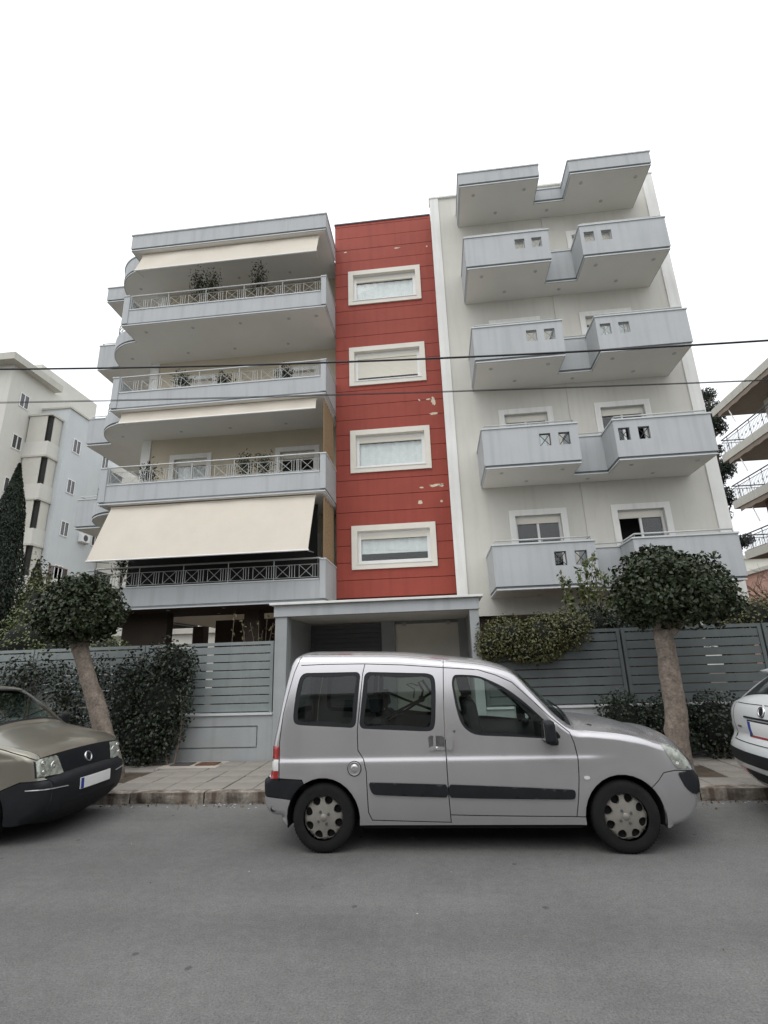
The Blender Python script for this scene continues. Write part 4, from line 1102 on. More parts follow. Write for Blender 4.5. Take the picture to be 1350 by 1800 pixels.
# ------------------------------------------------------------------ beige hatchback, front in view
pn = Car('beige_hatchback', (-4.03, 6.09, 0), 'beige small hatchback with black bumper and grille parked left of the silver van')
def pn_w(x, z):
    x, z = np.asarray(x, float), np.asarray(z, float)
    w = .789-.14*(np.clip(z-.9, 0, 2)/.6)**1.3-.04*(np.clip(.45-z, 0, 1)/.3)**2
    w = w-.15*(np.clip(x+.70, 0, 1)/.7)**2.4-.06*(np.clip(-3.2-x, 0, 1)/.35)**2
    for xc in (-.74, -3.04):
        d = np.hypot(x-xc, z-.28); w = w+.010*np.exp(-((d-.35)/.06)**2)
    return w+.006*np.tanh((.80-z)/.02)
chain = [('rear_bumper', 'plastic', [(-3.40, .26), (-3.51, .36), (-3.53, .55)], .05, .06),
 ('tailgate', 'beige', [(-3.53, .55), (-3.51, .85), (-3.47, .98)], .06, .06),
 ('rear_window', 'glass:beige', [(-3.47, .98), (-3.39, 1.25), (-3.31, 1.41)], .06, .05),
 ('roof', 'beige', [(-3.31, 1.41), (-3.2, 1.465), (-2.6, 1.515), (-2.0, 1.515), (-1.68, 1.485), (-1.54, 1.445)], .04, .04),
 ('windscreen', 'glass:beige', [(-1.54, 1.445), (-1.26, 1.255), (-.98, 1.03)], .05, .10),
 ('bonnet', 'beige', [(-.98, 1.03), (-.82, .985), (-.52, .92), (-.30, .865), (-.215, .825), (-.19, .80)], .08, .05),
 ('front_panel', 'grille', [(-.19, .80), (-.165, .73), (-.14, .65), (-.125, .60)], .05, .06),
 ('front_bumper', 'plastic', [(-.125, .60), (-.075, .585), (-.045, .55), (-.045, .50), (-.05, .38), (-.10, .27), (-.24, .19)], .06, .08)]
bottom = arch_bottom((-.24, .19), (-3.4, .26), -.74, -3.04, .28, .335, .21)
wins = [[(-1.06, .99), (-1.50, 1.385), (-1.62, 1.42), (-2.12, 1.44), (-2.15, .97)], [(-2.23, 1.44), (-2.84, 1.42), (-2.90, 1.0), (-2.23, .97)], [(-2.98, 1.40), (-3.17, 1.36), (-3.26, 1.10), (-2.98, 1.03)]]
seams = [[(-1.05, .95), (-1.10, .60), (-1.16, .20)], [(-2.18, 1.47), (-2.19, .6), (-2.17, .18)], [(-2.93, 1.46), (-2.96, .9), (-2.80, .62)], [(-1.05, .96), (-1.50, 1.43), (-2.18, 1.47), (-2.93, 1.46)], [(-.02, .588), (-.30, .588), (-.52, .50)], [(-.98, 1.015), (-.82, .965), (-.52, .895), (-.30, .83), (-.16, .77)]]
names = [('front_door', (-1.6, .7), None), ('rear_door', (-2.4, .7), None), ('front_bumper_corner', (-.25, .40), 'plastic'), ('fender', (-.75, .75), None), ('quarter_panel', (-3.3, .7), None), ('bonnet_edge', (-.5, .91), None)]
pn.body(chain, bottom, pn_w, .075, wins, seams, names, 'beige', crease=.80, winmats=['carglass']*3); pn.bvh()
for sy in (-1, 1):
    hl = [(sy*.70, .625), (sy*.425, .615), (sy*.415, .63), (sy*.455, .785), (sy*.475, .80), (sy*.69, .79), (sy*.705, .775)]
    if sy > 0: hl = hl[::-1]
    cc = np.mean(hl, 0); hb = [tuple(cc+(np.array(q)-cc)*1.07) for q in hl]
    o = pn.drape('headlight', hl, 'X', 1, .010, 'lampglass', rounds=0, thick=.03)
    pn.drape('lamp_bezel', hb, 'X', 1, .005, 'plastic', parent=o, rounds=0, thick=.02)
    m = MB()
    for yc, zc2, rr in ((.52, .70, .055), (.64, .745, .028), (.645, .665, .022)):
        h, _ = pn.hit('X', 1, (sy*yc, zc2))
        m.lathe([(.0, .019), (rr*.3, .018), (rr*.35, .013), (rr*.8, .016), (rr, .020), (rr*1.05, .012)], h+pn.loc, 'X', 20)
    m.build('lamp_reflector', 'lampinner', o, smooth=True)
    st = [(sy*.74, .505), (sy*.42, .490), (sy*.42, .498), (sy*.74, .514)]
    pn.drape('bumper_trim', st if sy < 0 else st[::-1], 'X', 1, .008, 'metal', rounds=0)
    L = pn.loc; X, Z, Yo = -1.12+L.x, 1.04, L.y+sy*.86
    mm = MB().box(X-.05, X+.05, Yo-.09, Yo+.09, Z-.06, Z+.08).build('door_mirror', 'plastic', pn.root, bev=.035, segs=4, auto=40)
    yy = sorted((L.y+sy*.72, Yo)); MB().box(X-.02, X+.04, yy[0], yy[1], Z-.05, Z).build('mirror_arm', 'plastic', mm)
    pn.drape('rub_strip', [(-1.2, .50), (-2.15, .50), (-2.15, .57), (-1.2, .57)], 'Y', sy, .012, 'plastic', rounds=1)
    pn.drape('rub_strip', [(-2.22, .50), (-2.66, .50), (-2.72, .57), (-2.22, .57)], 'Y', sy, .012, 'plastic', rounds=1)
    pn.drape('door_handle', [(-1.95, .86), (-2.10, .86), (-2.10, .89), (-1.95, .89)], 'Y', sy, .02, 'plastic', rounds=1)
    pn.drape('tail_light', [(-3.42, .80), (-3.36, 1.30), (-3.30, 1.30), (-3.34, .80)], 'Y', sy, .006, 'lampred', rounds=1)
pl = pn.drape('number_plate', [(-.26, .425), (.26, .425), (.26, .535), (-.26, .535)], 'X', 1, .018, 'plate', rounds=0)
pn.drape('plate_band', [(-.258, .428), (-.215, .428), (-.215, .532), (-.258, .532)], 'X', 1, .0205, 'plateblue', parent=pl, rounds=0, thick=.002)
badge(pn, 1, (0, .715), .062)
for x in (-.74, -3.04):
    for sg in (-1, 1): pn.wheel(x, .28, .28, .78, sg)
pn.under((-.74, -3.04), .28, .335, .77, -3.40, -.30, .19, .48)
pn.seats((-1.75,), (-.34, .34), .60, .56); pn.seats((-2.65,), (-.38, .38), .58, .5)
pn.bx('dashboard', 'seat', -1.42, -1.0, -.62, .62, .62, .97, bev=.08); pn.bx('floor', 'seat', -3.3, -1.0, -.68, .68, .46, .50)
i0 = pn.idx[sum(len(q[2])-1 for q in chain[:5])]
wiper(pn, i0, -.72, .0, 4); wiper(pn, i0, -.05, .66, 4)
pn.drape('air_intake', [(-.42, .24), (.42, .24), (.46, .34), (-.46, .34)], 'X', 1, .003, 'under', rounds=1)

# ------------------------------------------------------------------ white hatchback, rear in view
wc = Car('white_hatchback', (3.24, 6.03, 0), 'white hatchback with rear spoiler parked in front of the silver van')
def wc_w(x, z):
    x, z = np.asarray(x, float), np.asarray(z, float)
    w = .89-.19*(np.clip(z-.95, 0, 2)/.55)**1.25-.05*(np.clip(.5-z, 0, 1)/.3)**2
    w = w-.13*(np.clip(.42-x, 0, 1)/.42)**2.2-.20*(np.clip(x-3.7, 0, 1)/.65)**2.2
    for xc in (.80, 3.44):
        d = np.hypot(x-xc, z-.31); w = w+.012*np.exp(-((d-.375)/.04)**2)
    return w+.008*np.tanh((.86-z)/.025)
chain = [('rear_bumper', 'carwhite', [(.34, .26), (.16, .30), (.06, .40), (.0, .52), (.0, .64), (.05, .71)], .05, .10),
 ('tailgate', 'carwhite', [(.05, .71), (.09, .76), (.08, .88), (.10, 1.02), (.17, 1.10), (.23, 1.12)], .09, .09),
 ('rear_window', 'glass:carwhite', [(.23, 1.12), (.42, 1.27), (.56, 1.375)], .08, .06),
 ('spoiler', 'carwhite', [(.56, 1.375), (.50, 1.395), (.46, 1.42), (.52, 1.435)], .05, .05),
 ('roof', 'carwhite', [(.52, 1.435), (.9, 1.465), (1.5, 1.48), (2.0, 1.46), (2.38, 1.41)], .04, .04),
 ('windscreen', 'glass:carwhite', [(2.38, 1.41), (2.8, 1.22), (3.2, 1.02)], .05, .10),
 ('bonnet', 'carwhite', [(3.2, 1.02), (3.6, .95), (3.95, .86), (4.12, .78)], .08, .06),
 ('front_bumper', 'carwhite', [(4.12, .78), (4.28, .65), (4.33, .5), (4.28, .32), (4.05, .22)], .08, .10)]
bottom = arch_bottom((4.05, .22), (.34, .26), 3.44, .80, .31, .37, .22)
wins = [[(.95, 1.33), (.78, 1.12), (1.55, 1.05), (1.58, 1.40), (1.2, 1.40)], [(1.66, 1.40), (1.64, 1.05), (2.95, 1.01), (2.80, 1.14), (2.32, 1.36), (2.1, 1.39)]]
seams = [[(1.61, 1.43), (1.6, .7), (1.62, .2)], [(2.98, .98), (2.86, .6), (2.9, .2)], [(-.1, .66), (.30, .70), (.44, .62)], [(1.0, 1.10), (1.05, .8), (1.18, .60)], [(.16, 1.12), (.20, .90), (.17, .66)]]
names = [('front_door', (2.3, .7), None), ('rear_door', (1.4, .7), None), ('rear_bumper_corner', (.15, .5), None), ('quarter_panel', (.7, .9), None), ('fender', (3.4, .8), None)]
wc.body(chain, bottom, wc_w, .06, wins, seams, names, 'carwhite', crease=.86, winmats=['tintglass', 'carglass']); wc.bvh()
wc.drape('bumper_insert', [(-.78, .50), (.78, .50), (.80, .56), (.74, .625), (-.74, .625), (-.80, .56)], 'X', -1, .006, 'plastic', rounds=1)
wc.drape('bumper_insert', [(-.40, .33), (.40, .33), (.44, .44), (-.44, .44)], 'X', -1, .006, 'plastic', rounds=1)
for sy in (-1, 1):
    wc.drape('reflector', [(sy*.46, .37), (sy*.62, .37), (sy*.62, .425), (sy*.46, .425)][::sy], 'X', -1, .01, 'lampred', rounds=0)
    wc.drape('tail_light', [(.19, .86), (.42, .92), (.44, 1.02), (.22, 1.06)], 'Y', sy, .006, 'lampred', rounds=1)
    wc.drape('door_handle', [(1.66, .90), (1.84, .90), (1.84, .925), (1.66, .925)], 'Y', sy, .02, 'carwhite', rounds=1)
pl = wc.drape('number_plate', [(-.26, .79), (.26, .79), (.26, .925), (-.26, .925)], 'X', -1, .012, 'plate', rounds=0)
wc.drape('plate_holder', [(-.28, .77), (.28, .77), (.28, .94), (-.28, .94)], 'X', -1, .006, 'plastic', parent=pl, rounds=0, thick=.006)
wc.drape('plate_strip', [(-.255, .772), (.255, .772), (.255, .788), (-.255, .788)], 'X', -1, .009, 'platered', parent=pl, rounds=0, thick=.002)
wc.drape('plate_band', [(.21, .792), (.258, .792), (.258, .923), (.21, .923)], 'X', -1, .0145, 'plateblue', parent=pl, rounds=0, thick=.002)
wc.drape('handle_strip', [(-.34, .955), (.34, .955), (.34, .972), (-.34, .972)], 'X', -1, .012, 'plastic', rounds=0)
wc.drape('model_badge', [(.44, .84), (.54, .84), (.54, .862), (.44, .862)], 'X', -1, .006, 'chrome', rounds=0, thick=.005)
badge(wc, -1, (0, 1.035), .058)
wc.drape('shut_line', [(-.60, .712), (.60, .712), (.60, .719), (-.60, .719)], 'X', -1, .003, 'under', rounds=0, thick=.004)
for sy in (-1, 1):
    wc.drape('shut_line', [(sy*.60, .712), (sy*.606, .712), (sy*.668, .90), (sy*.650, 1.09), (sy*.644, 1.09), (sy*.662, .90)][::sy], 'X', -1, .003, 'under', rounds=0, thick=.004)
    wc.drape('shoulder_line', [(sy*.02, 1.098), (sy*.60, 1.090), (sy*.60, 1.096), (sy*.02, 1.104)][::sy], 'X', -1, .003, 'under', rounds=0, thick=.004)
for x in (.80, 3.44):
    for sg in (-1, 1): wc.wheel(x, .31, .31, .87, sg)
wc.under((.80, 3.44), .31, .37, .86, .35, 4.0, .2, .5)
wc.seats((1.3,), (-.4, .4), .62, .55); wc.seats((2.15,), (-.38, .38), .6, .6)
wc.bx('floor', 'seat', .5, 3.1, -.72, .72, .48, .52); wc.bx('dashboard', 'seat', 2.75, 3.2, -.66, .66, .6, .95, bev=.08); wc.bx('parcel_shelf', 'seat', .45, .95, -.6, .6, 1.0, 1.02)

# ------------------------------------------------------------------ vegetation
def leaves(P, N, size, rg, wide=.34, curl=.12, up=0.):
    """folded diamond leaves at points P with outward normals N"""
    n = len(P); A = rg.normal(size=(n, 3)); A[:, 2] += up
    N = N+rg.normal(size=(n, 3))*.75; N /= np.linalg.norm(N, axis=1)[:, None]
    A -= (A*N).sum(1)[:, None]*N; A /= np.linalg.norm(A, axis=1)[:, None]+1e-9; Bv = np.cross(N, A)
    s = (size*rg.uniform(.65, 1.25, n))[:, None]
    V = np.empty((n, 4, 3)); V[:, 0] = P-A*s*.5; V[:, 1] = P+Bv*s*wide+N*s*curl; V[:, 2] = P+A*s*.5-N*s*curl*.8; V[:, 3] = P-Bv*s*wide+N*s*curl
    i = np.arange(n)[:, None]*4
    Fc = np.concatenate([i+[0, 1, 2], i+[0, 2, 3]])
    return V.reshape(-1, 3), Fc
def tri_mesh(name, V, Fc, m, parent=None, loc=(0, 0, 0), smooth=False):
    L = np.array(rootloc(parent) if parent is not None else loc); V = np.asarray(V)-L
    me = bpy.data.meshes.new(name); me.vertices.add(len(V)); me.vertices.foreach_set('co', V.ravel().astype(np.float32))
    me.loops.add(Fc.size); me.loops.foreach_set('vertex_index', Fc.ravel().astype(np.int32))
    me.polygons.add(len(Fc)); me.polygons.foreach_set('loop_start', np.arange(0, Fc.size, 3, dtype=np.int32)); me.polygons.foreach_set('loop_total', np.full(len(Fc), 3, np.int32))
    me.update(calc_edges=True); me.materials.append(M[m])
    o = bpy.data.objects.new(name, me); COL.objects.link(o)
    if parent is not None: o.parent = parent
    else: o.location = L
    return o
def cloud(c, rad, n, rg, lump=.22, freq=2.3, depth=.35, flat=None, box=False):
    d = rg.normal(size=(n, 3)); d /= np.linalg.norm(d, axis=1)[:, None]
    if box: d = np.sign(d)*np.abs(d)**.55; 
    k = np.array([1+lump*noise.noise(Vector(q*freq)+Vector(c))+lump*.6*noise.noise(Vector(q*freq*2.6)+Vector(c)) for q in d])
    rr = k*(1-depth*rg.random(n)**1.6)
    P = np.array(c)+d*np.array(rad)*rr[:, None]
    N = d/np.array(rad); N /= np.linalg.norm(N, axis=1)[:, None]; N[:, 2] += .35
    return P, N/np.linalg.norm(N, axis=1)[:, None]
def core(c, rad, k=.62, box=False, lump=.2, freq=2.3):
    m = MB(); nu, nv = 20, 12; vs = []
    for j in range(nv+1):
        for i in range(nu):
            a, b = 2*math.pi*i/nu, math.pi*j/nv-math.pi/2; d = np.array([math.cos(a)*math.cos(b), math.sin(a)*math.cos(b), math.sin(b)])
            if box: d = np.sign(d)*np.abs(d)**.55
            q = k*(1+lump*noise.noise(Vector(d*freq)+Vector(c))); vs.append(tuple(np.array(c)+d*np.array(rad)*q))
    fs = [(j*nu+i, j*nu+(i+1) % nu, (j+1)*nu+(i+1) % nu, (j+1)*nu+i) for j in range(nv) for i in range(nu)]
    return m.add(vs, fs)
def crown(parent, blobs, n, size, m, rg, corem='leafcore', wide=.34, depth=.35, up=0., lump=.22, box=False, name='crown'):
    tot = sum(b[1][0]*b[1][1]+b[1][1]*b[1][2]+b[1][0]*b[1][2] for b in blobs); VV = []; FF = []; o = 0
    for c, r in blobs:
        k = int(n*(r[0]*r[1]+r[1]*r[2]+r[0]*r[2])/tot); P, N = cloud(c, r, k, rg, lump=lump, depth=depth, box=box)
        V, Fc = leaves(P, N, size, rg, wide=wide, up=up); VV.append(V); FF.append(Fc+o); o += len(V)
    cr = tri_mesh(name, np.concatenate(VV), np.concatenate(FF), m, parent)
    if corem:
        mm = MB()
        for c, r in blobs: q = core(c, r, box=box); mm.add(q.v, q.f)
        mm.build('dark_core', corem, cr, smooth=True)
    return cr
def limb(mb, pts, r0, r1, k=9, wob=.0, rg=rng):
    p = catmull3(pts, .06); n = len(p); rs = [r0+(r1-r0)*i/(n-1)+rg.normal()*wob for i in range(n)]
    mb.tube([Vector(q) for q in p], rs, k)
def catmull3(p, step):
    p = [np.array(q, float) for q in p]; o = []
    for i in range(len(p)-1):
        a, b, c, d = p[max(0, i-1)], p[i], p[i+1], p[min(len(p)-1, i+2)]; n = max(1, int(np.linalg.norm(c-b)/step))
        for k in range(n):
            t = k/n; o.append(.5*((2*b)+(c-a)*t+(2*a-5*b+4*c-d)*t*t+(3*b-a-3*c+d)*t**3))
    o.append(p[-1]); return o
def street_tree(label, base, fork, blobs, limbs, n, r0, r1, seed):
    rg = np.random.default_rng(seed); t = thing('street_tree', base, label, 'tree', 'clipped round street trees on the pavement')
    m = MB(); mid = (np.array(base)*.5+np.array(fork)*.5)+np.array([.03, 0, 0])
    limb(m, [np.array(base)-[0, 0, .05], np.array(base)+[0, 0, .12], mid, fork], r0*1.12, r1, 18, .003, rg)
    for q in limbs: limb(m, [np.array(fork)-[0, 0, .12], np.array(fork)*.5+np.array(q)*.5+[0, 0, .04], q], r1*.72, r1*.3, 8, .002, rg)
    m.v = [tuple(np.array(v)+.016*np.array(noise.noise_vector(Vector(v)*3.2))+.010*np.array(noise.noise_vector(Vector(v)*11))) for v in m.v]
    m.build('trunk', 'trunk', t, smooth=True)
    crown(t, blobs, n, .072, 'leaf', rg, depth=.5, lump=.34)
street_tree('clipped round leafy tree with straight pale trunk in front of right balconies', (3.13, 8.0, SZ-.02), (3.22, 8.0, 1.98),
            [((3.46, 8.0, 2.56), (.78, .78, .56)), ((3.05, 7.95, 2.42), (.46, .55, .38)), ((3.85, 8.0, 2.42), (.46, .55, .38)), ((3.32, 7.9, 2.82), (.5, .5, .34))],
            [(2.9, 7.9, 2.4), (3.7, 8.0, 2.5), (3.3, 8.2, 2.7), (4.0, 7.9, 2.3)], 15000, .140, .125, 3)
street_tree('small clipped round leafy tree with leaning trunk beside the beige hatchback', (-4.98, 8.0, SZ-.02), (-5.80, 8.0, 2.02),
            [((-5.88, 8.0, 2.64), (.64, .64, .54)), ((-6.2, 7.95, 2.48), (.38, .45, .34)), ((-5.55, 7.95, 2.50), (.36, .45, .36)), ((-5.85, 7.9, 2.88), (.42, .45, .30))],
            [(-6.2, 7.9, 2.5), (-5.5, 8.0, 2.55), (-5.9, 8.1, 2.8)], 12500, .125, .115, 5)
def shrub(name, label, blobs, n, size, m, seed, cat='shrub', group=None, corem='leafcore', stems=True, sy=0., **k):
    rg = np.random.default_rng(seed); c = blobs[0][0]; t = thing(name, (c[0], c[1], SZ-.02), label, cat, group)
    if stems:
        mb = MB()
        for b, r in blobs[:6]:
            for _ in range(2):
                x = b[0]+rg.uniform(-.1, .1); limb(mb, [(x, b[1]+sy, SZ-.03), (x+rg.uniform(-.08, .08), b[1]+sy, (SZ+b[2])/2), (b[0]+rg.uniform(-.3, .3)*r[0], b[1]+sy*.7, b[2])], .02, .008, 5, 0, rg)
        tag(mb.build('stems', 'twig', t), kind='stuff')
    crown(t, blobs, n, size, m, rg, corem, name='foliage', **k); return t
shrub('ivy_hedge', 'dense dark hedge bush growing against the left fence beside the porch panel', [((-4.85, 8.92, 1.15), (.62, .26, .98)), ((-5.45, 8.95, 1.05), (.42, .24, .92)), ((-4.6, 8.9, 1.72), (.42, .24, .36)), ((-5.1, 8.9, .6), (.62, .3, .5))], 9000, .055, 'hedge', 11, 'hedge', wide=.38, box=False, depth=.4)
shrub('climbing_ivy', 'patchy dark ivy climbing over the left fence behind the beige hatchback', [((-7.4, 9.05, 1.62), (.65, .16, .42)), ((-6.75, 9.05, 1.25), (.42, .15, .6)), ((-6.2, 9.08, 1.55), (.45, .13, .45)), ((-7.9, 9.05, 1.3), (.5, .16, .6)), ((-6.5, 9.02, .7), (.6, .16, .55)), ((-8.6, 9.05, 1.4), (.6, .16, .7))], 4600, .06, 'hedge', 12, 'ivy', corem=None, wide=.38, depth=.9)
shrub('olive_shrub', 'olive green clipped bush leaning over the right fence next to the porch', [((1.15, 9.2, 2.02), (.55, .34, .34)), ((1.75, 9.2, 1.98), (.52, .34, .40)), ((2.2, 9.2, 2.1), (.38, .32, .34)), ((.85, 9.15, 1.86), (.28, .25, .26)), ((1.5, 9.15, 1.78), (.55, .28, .24))], 8500, .05, 'leafy', 13, sy=.4, wide=.28, depth=.45, up=.8)
shrub('low_hedge', 'low dark hedge at the foot of the right fence behind the round tree', [((2.75, 8.88, .62), (.46, .26, .52)), ((3.4, 8.88, .58), (.5, .28, .50)), ((4.1, 8.88, .60), (.5, .28, .50)), ((4.75, 8.9, .55), (.45, .26, .46))], 7200, .052, 'hedge', 14, 'hedge', depth=.4)
shrub('olive_hedge', 'yellow olive hedge rising above the right fence end beyond the round tree', [((5.5, 9.75, 2.18), (.6, .4, .46)), ((6.4, 9.75, 2.2), (.6, .4, .44)), ((4.9, 9.7, 2.0), (.5, .4, .34)), ((7.3, 9.75, 2.2), (.6, .4, .44))], 6000, .055, 'leafy', 15, 'hedge', depth=.45)
shrub('garden_bush', 'green garden bush showing over the left fence below the cypress', [((-7.8, 10.2, 2.0), (.7, .5, .45)), ((-6.9, 10.3, 2.05), (.5, .5, .35)), ((-8.8, 10.4, 2.25), (.7, .6, .7)), ((-9.4, 11.4, 2.9), (.6, .6, 1.0))], 5200, .06, 'leafg', 16, depth=.6)
shrub('garden_shrub', 'dark pointed garden shrub rising beside the tall cypress', [((-11.4, 13.6, 3.0), (.55, .55, 1.9)), ((-10.8, 13.4, 2.4), (.5, .5, 1.5))], 4200, .08, 'leafy', 17, depth=.5)
# long-shooted shrub in front of the lower right balcony, and one in front of the pilotis
def shoot_shrub(name, label, base, tips, m, seed, nl=46, size=.075, extra=None):
    rg = np.random.default_rng(seed); t = thing(name, base, label, 'shrub'); mb = MB(); VV = []; FF = []; o = 0
    for tp in tips:
        tp = np.array(tp); mid = (np.array(base)+tp)/2+rg.normal(size=3)*.08; pts = catmull3([base, mid, tp], .02); limb(mb, [base, mid, tp], .014, .004, 5, 0, rg)
        k0 = int(len(pts)*.35); sel = rg.integers(k0, len(pts), nl); P = np.array([pts[i] for i in sel])+rg.normal(size=(nl, 3))*.028
        N = rg.normal(size=(nl, 3)); N[:, 2] += .5; N[:, 1] -= .4; N /= np.linalg.norm(N, axis=1)[:, None]
        V, Fc = leaves(P, N, size, rg, wide=.25, up=1.3); VV.append(V); FF.append(Fc+o); o += len(V)
    mb.build('stems', 'twig', t, smooth=True); tri_mesh('foliage', np.concatenate(VV), np.concatenate(FF), m, t)
tips = [onY(px, py, 9.9) for px, py in ((985, 1005), (1000, 1020), (1030, 985), (1043, 972), (1050, 1000), (1015, 1000), (1025, 1030), (1065, 1010), (1000, 1050), (1045, 1040), (1070, 1050), (1060, 1075), (1010, 1075))]
shoot_shrub('flowering_shrub', 'yellow green shrub with upright shoots before the lowest right balcony', (2.62, 9.9, SZ-.02), [tuple(q) for q in tips]*2, 'leafg', 21, 70, .095)
shrub('garden_bush', 'dark green bush behind the right fence under the yellow green shoots', [((2.75, 9.75, 2.15), (.42, .35, .42)), ((3.3, 9.8, 2.1), (.5, .35, .4)), ((4.1, 9.8, 2.0), (.5, .35, .3))], 3800, .06, 'hedge', 23, depth=.5)
tips = [onY(px, py, 10.0) for px, py in ((412, 1078), (425, 1090), (440, 1095), (455, 1092), (470, 1082), (480, 1095), (430, 1110), (462, 1108))]
shoot_shrub('young_shrub', 'thin young shrub with reddish shoots above the left fence beside the porch', (-3.75, 10.0, SZ-.02), [tuple(q) for q in tips], 'leafy', 22, 22, .075)
# a few shoots of ivy hanging on the clean fence panel
# tall cypress
def conifer(label, base, h, r, seed, n=20000, name='cypress_tree'):
    rg = np.random.default_rng(seed); t = thing(name, base, label, 'tree'); m = MB(); limb(m, [base, (base[0], base[1], base[2]+h*.9)], .16, .02, 8); m.build('trunk', 'barkdk', t)
    u = rg.random(n)**.8; z = .3+u*(h-.3); rad = r*np.interp(u, [0, .12, .45, .8, 1], [.75, 1, .92, .5, .03]); a = rg.random(n)*2*math.pi
    lob = np.array([1+.28*noise.noise(Vector((math.cos(q)*1.4, math.sin(q)*1.4, w*1.1))) for q, w in zip(a, z)])
    k = rad*lob*(1-.4*rg.random(n)**2); P = np.stack([base[0]+k*np.cos(a), base[1]+k*np.sin(a), base[2]+z], 1)
    N = np.stack([np.cos(a), np.sin(a), np.full(n, .3)], 1); V, Fc = leaves(P, N, .085, rg, wide=.17, up=2.0); cr = tri_mesh('crown', V, Fc, 'cyp', t)
    m = MB(); m.lathe([(r*.55, .3), (r*.72, h*.15), (r*.66, h*.45), (r*.34, h*.8), (.0, h*.96)], base, 'Z', 16); m.build('dark_core', 'leafcore', cr, smooth=True)
conifer('tall slim dark cypress at the left edge before the cream neighbour', (-11.0, 11.8, SZ-.02), 7.0, .62, 31)
conifer('small pointed cypress in the garden next to the tall one', (-12.1, 14.3, SZ-.02), 4.9, .5, 32, 7000)
# pine tree far right, seen between the buildings
rg = np.random.default_rng(41); t = thing('pine_tree', (17.3, 32, 0), 'dark pine tree behind the right corner of the apartment block', 'tree')
m = MB(); limb(m, [(17.3, 32, 0), (17.5, 32, 6), (17.9, 32, 12), (18.2, 32, 17)], .28, .06, 8)
blobs = []
for px, py, rr in ((1252, 690, 1.0), (1262, 720, 1.2), (1250, 745, 1.1), (1270, 748, 1.0), (1262, 790, 1.0), (1275, 830, 1.0), (1284, 815, .8), (1262, 845, 1.0), (1272, 870, .9), (1288, 880, .7), (1280, 905, .8), (1306, 955, .9), (1314, 950, .7)):
    q = onY(px, py, 32); blobs.append(((q.x-.25, q.y+rg.uniform(-.6, .6), q.z), (rr*.75, rr*.75, rr*.5))); limb(m, [(17.3+(q.z/19)*1.0, 32, q.z-.8), tuple(q)], .07, .02, 5)
m.build('trunk', 'barkdk', t, smooth=True)
crown(t, blobs, 7000, .26, 'pine', rg, None, wide=.13, depth=.8, up=.6)
# bare tree
rg = np.random.default_rng(43); t = thing('bare_tree', (19.2, 31, 0), 'bare branched tree below the balconies of the right neighbour', 'tree'); m = MB()
def grow(p, d, L, r, lv):
    e = p+d*L; m.tube([Vector(p), Vector((p+e)/2+rg.normal(size=3)*L*.06), Vector(e)], [r, r*.8, r*.6], 5)
    if lv:
        for _ in range(3):
            q = d+rg.normal(size=3)*.55; q[2] += .15; grow(e-d*L*rg.uniform(0, .45), q/np.linalg.norm(q), L*rg.uniform(.55, .8), r*.58, lv-1)
for dx in (0, 2.2): grow(np.array([19.2+dx, 31, 0.]), np.array([0, 0, 1.]), 2.9, .12, 5)
m.build('branches', 'twig', t)

# ------------------------------------------------------------------ neighbouring buildings
def simple_window(root, Mx, u0, u1, v0, v1, mull=2, m='winframe'):
    f = MB(); frame4(f, Mx, u0, u1, v0, v1, .06, .004, .05)
    w = (u1-u0)/mull
    for k in range(1, mull): f.mbox(Mx, u0+w*k-.03, u0+w*k+.03, v0+.06, v1-.06, .004, .05)
    o = f.build('window', m, root)
    MB().mbox(Mx, u0+.06, u1-.06, v0+.06, v1-.06, .004, .02).build('pane', 'pane_dark', o)
    return o
M['pane_dark'] = mat('pane_dark', (.035, .038, .042), .08, var=.3, scale=1.5, coat=.5)
NB = thing('neighbour_block', (-27, 28, 0), 'cream and pale blue apartment block with corner bays of fabric blinds left behind', 'building')
MB().box(-40, -27.3, 27.4, 40, 0, 21.6).build('wall', 'nwall', NB)
MB().box(-40, -30.2, 27.35, 27.399, 0, 21.5).build('front_panel', 'nblue', NB)
rf = MB(); rf.prism([(-40.5, 26.7), (-26.7, 26.7), (-26.7, 31.2), (-40.5, 31.2)], 21.6, 22.1); rf.build('roof', 'nconc', NB)
MB().box(-38, -29, 31.5, 38, 22.1, 24.4).build('penthouse', 'nwall', NB)
MB().box(-27.298, -25.2, 30.4, 44, 0, 19.75).build('wall', 'nblue', NB)
MB().box(-27.3, -25.1, 30.3, 44.1, 19.75, 19.87).build('coping', 'nconc', NB)
for k in range(5):
    zt = 18.70-3.05*k
    if zt < 4: continue
    MB().box(-27.298, -25.55, 29.3, 30.398, zt-3.06, zt-1.92).build('bay_parapet', 'nwall', NB)
    b = MB().box(-27.298, -25.50, 29.25, 30.398, zt, zt+.13).build('bay_roof', 'nconc', NB)
    MB().box(-27.2, -25.86, 29.32, 29.35, zt-1.92, zt).build('fabric_blind', 'blind', NB)
    MB().box(-25.63, -25.60, 29.62, 30.36, zt-1.92, zt).build('fabric_blind', 'blind', NB)
    MB().box(-25.9, -25.64, 29.45, 29.60, zt-1.92, zt).build('dark_gap', 'dark', NB)
    simple_window(NB, RIGHT(-25.2, 31.15, 0), 0, .78, zt-.92-1.05, zt-.92)
    simple_window(NB, RIGHT(-25.2, 34.4, 0), 0, .78, zt-.92-1.05, zt-.92)
    simple_window(NB, RIGHT(-27.3, 28.3, 0), 0, .80, zt+.35, zt+1.38)
    simple_window(NB, FRONT(-31.6, 27.35, 0), 0, 1.1, zt-.6, zt+1.0)
    MB().box(-33.5, -30.9, 26.6, 27.34, zt-1.9, zt-.9).build('balcony', 'nwall', NB)
MB().box(-25.198, -22.4, 35.4, 42, 0, 17.2).build('wall', 'nwall', NB)
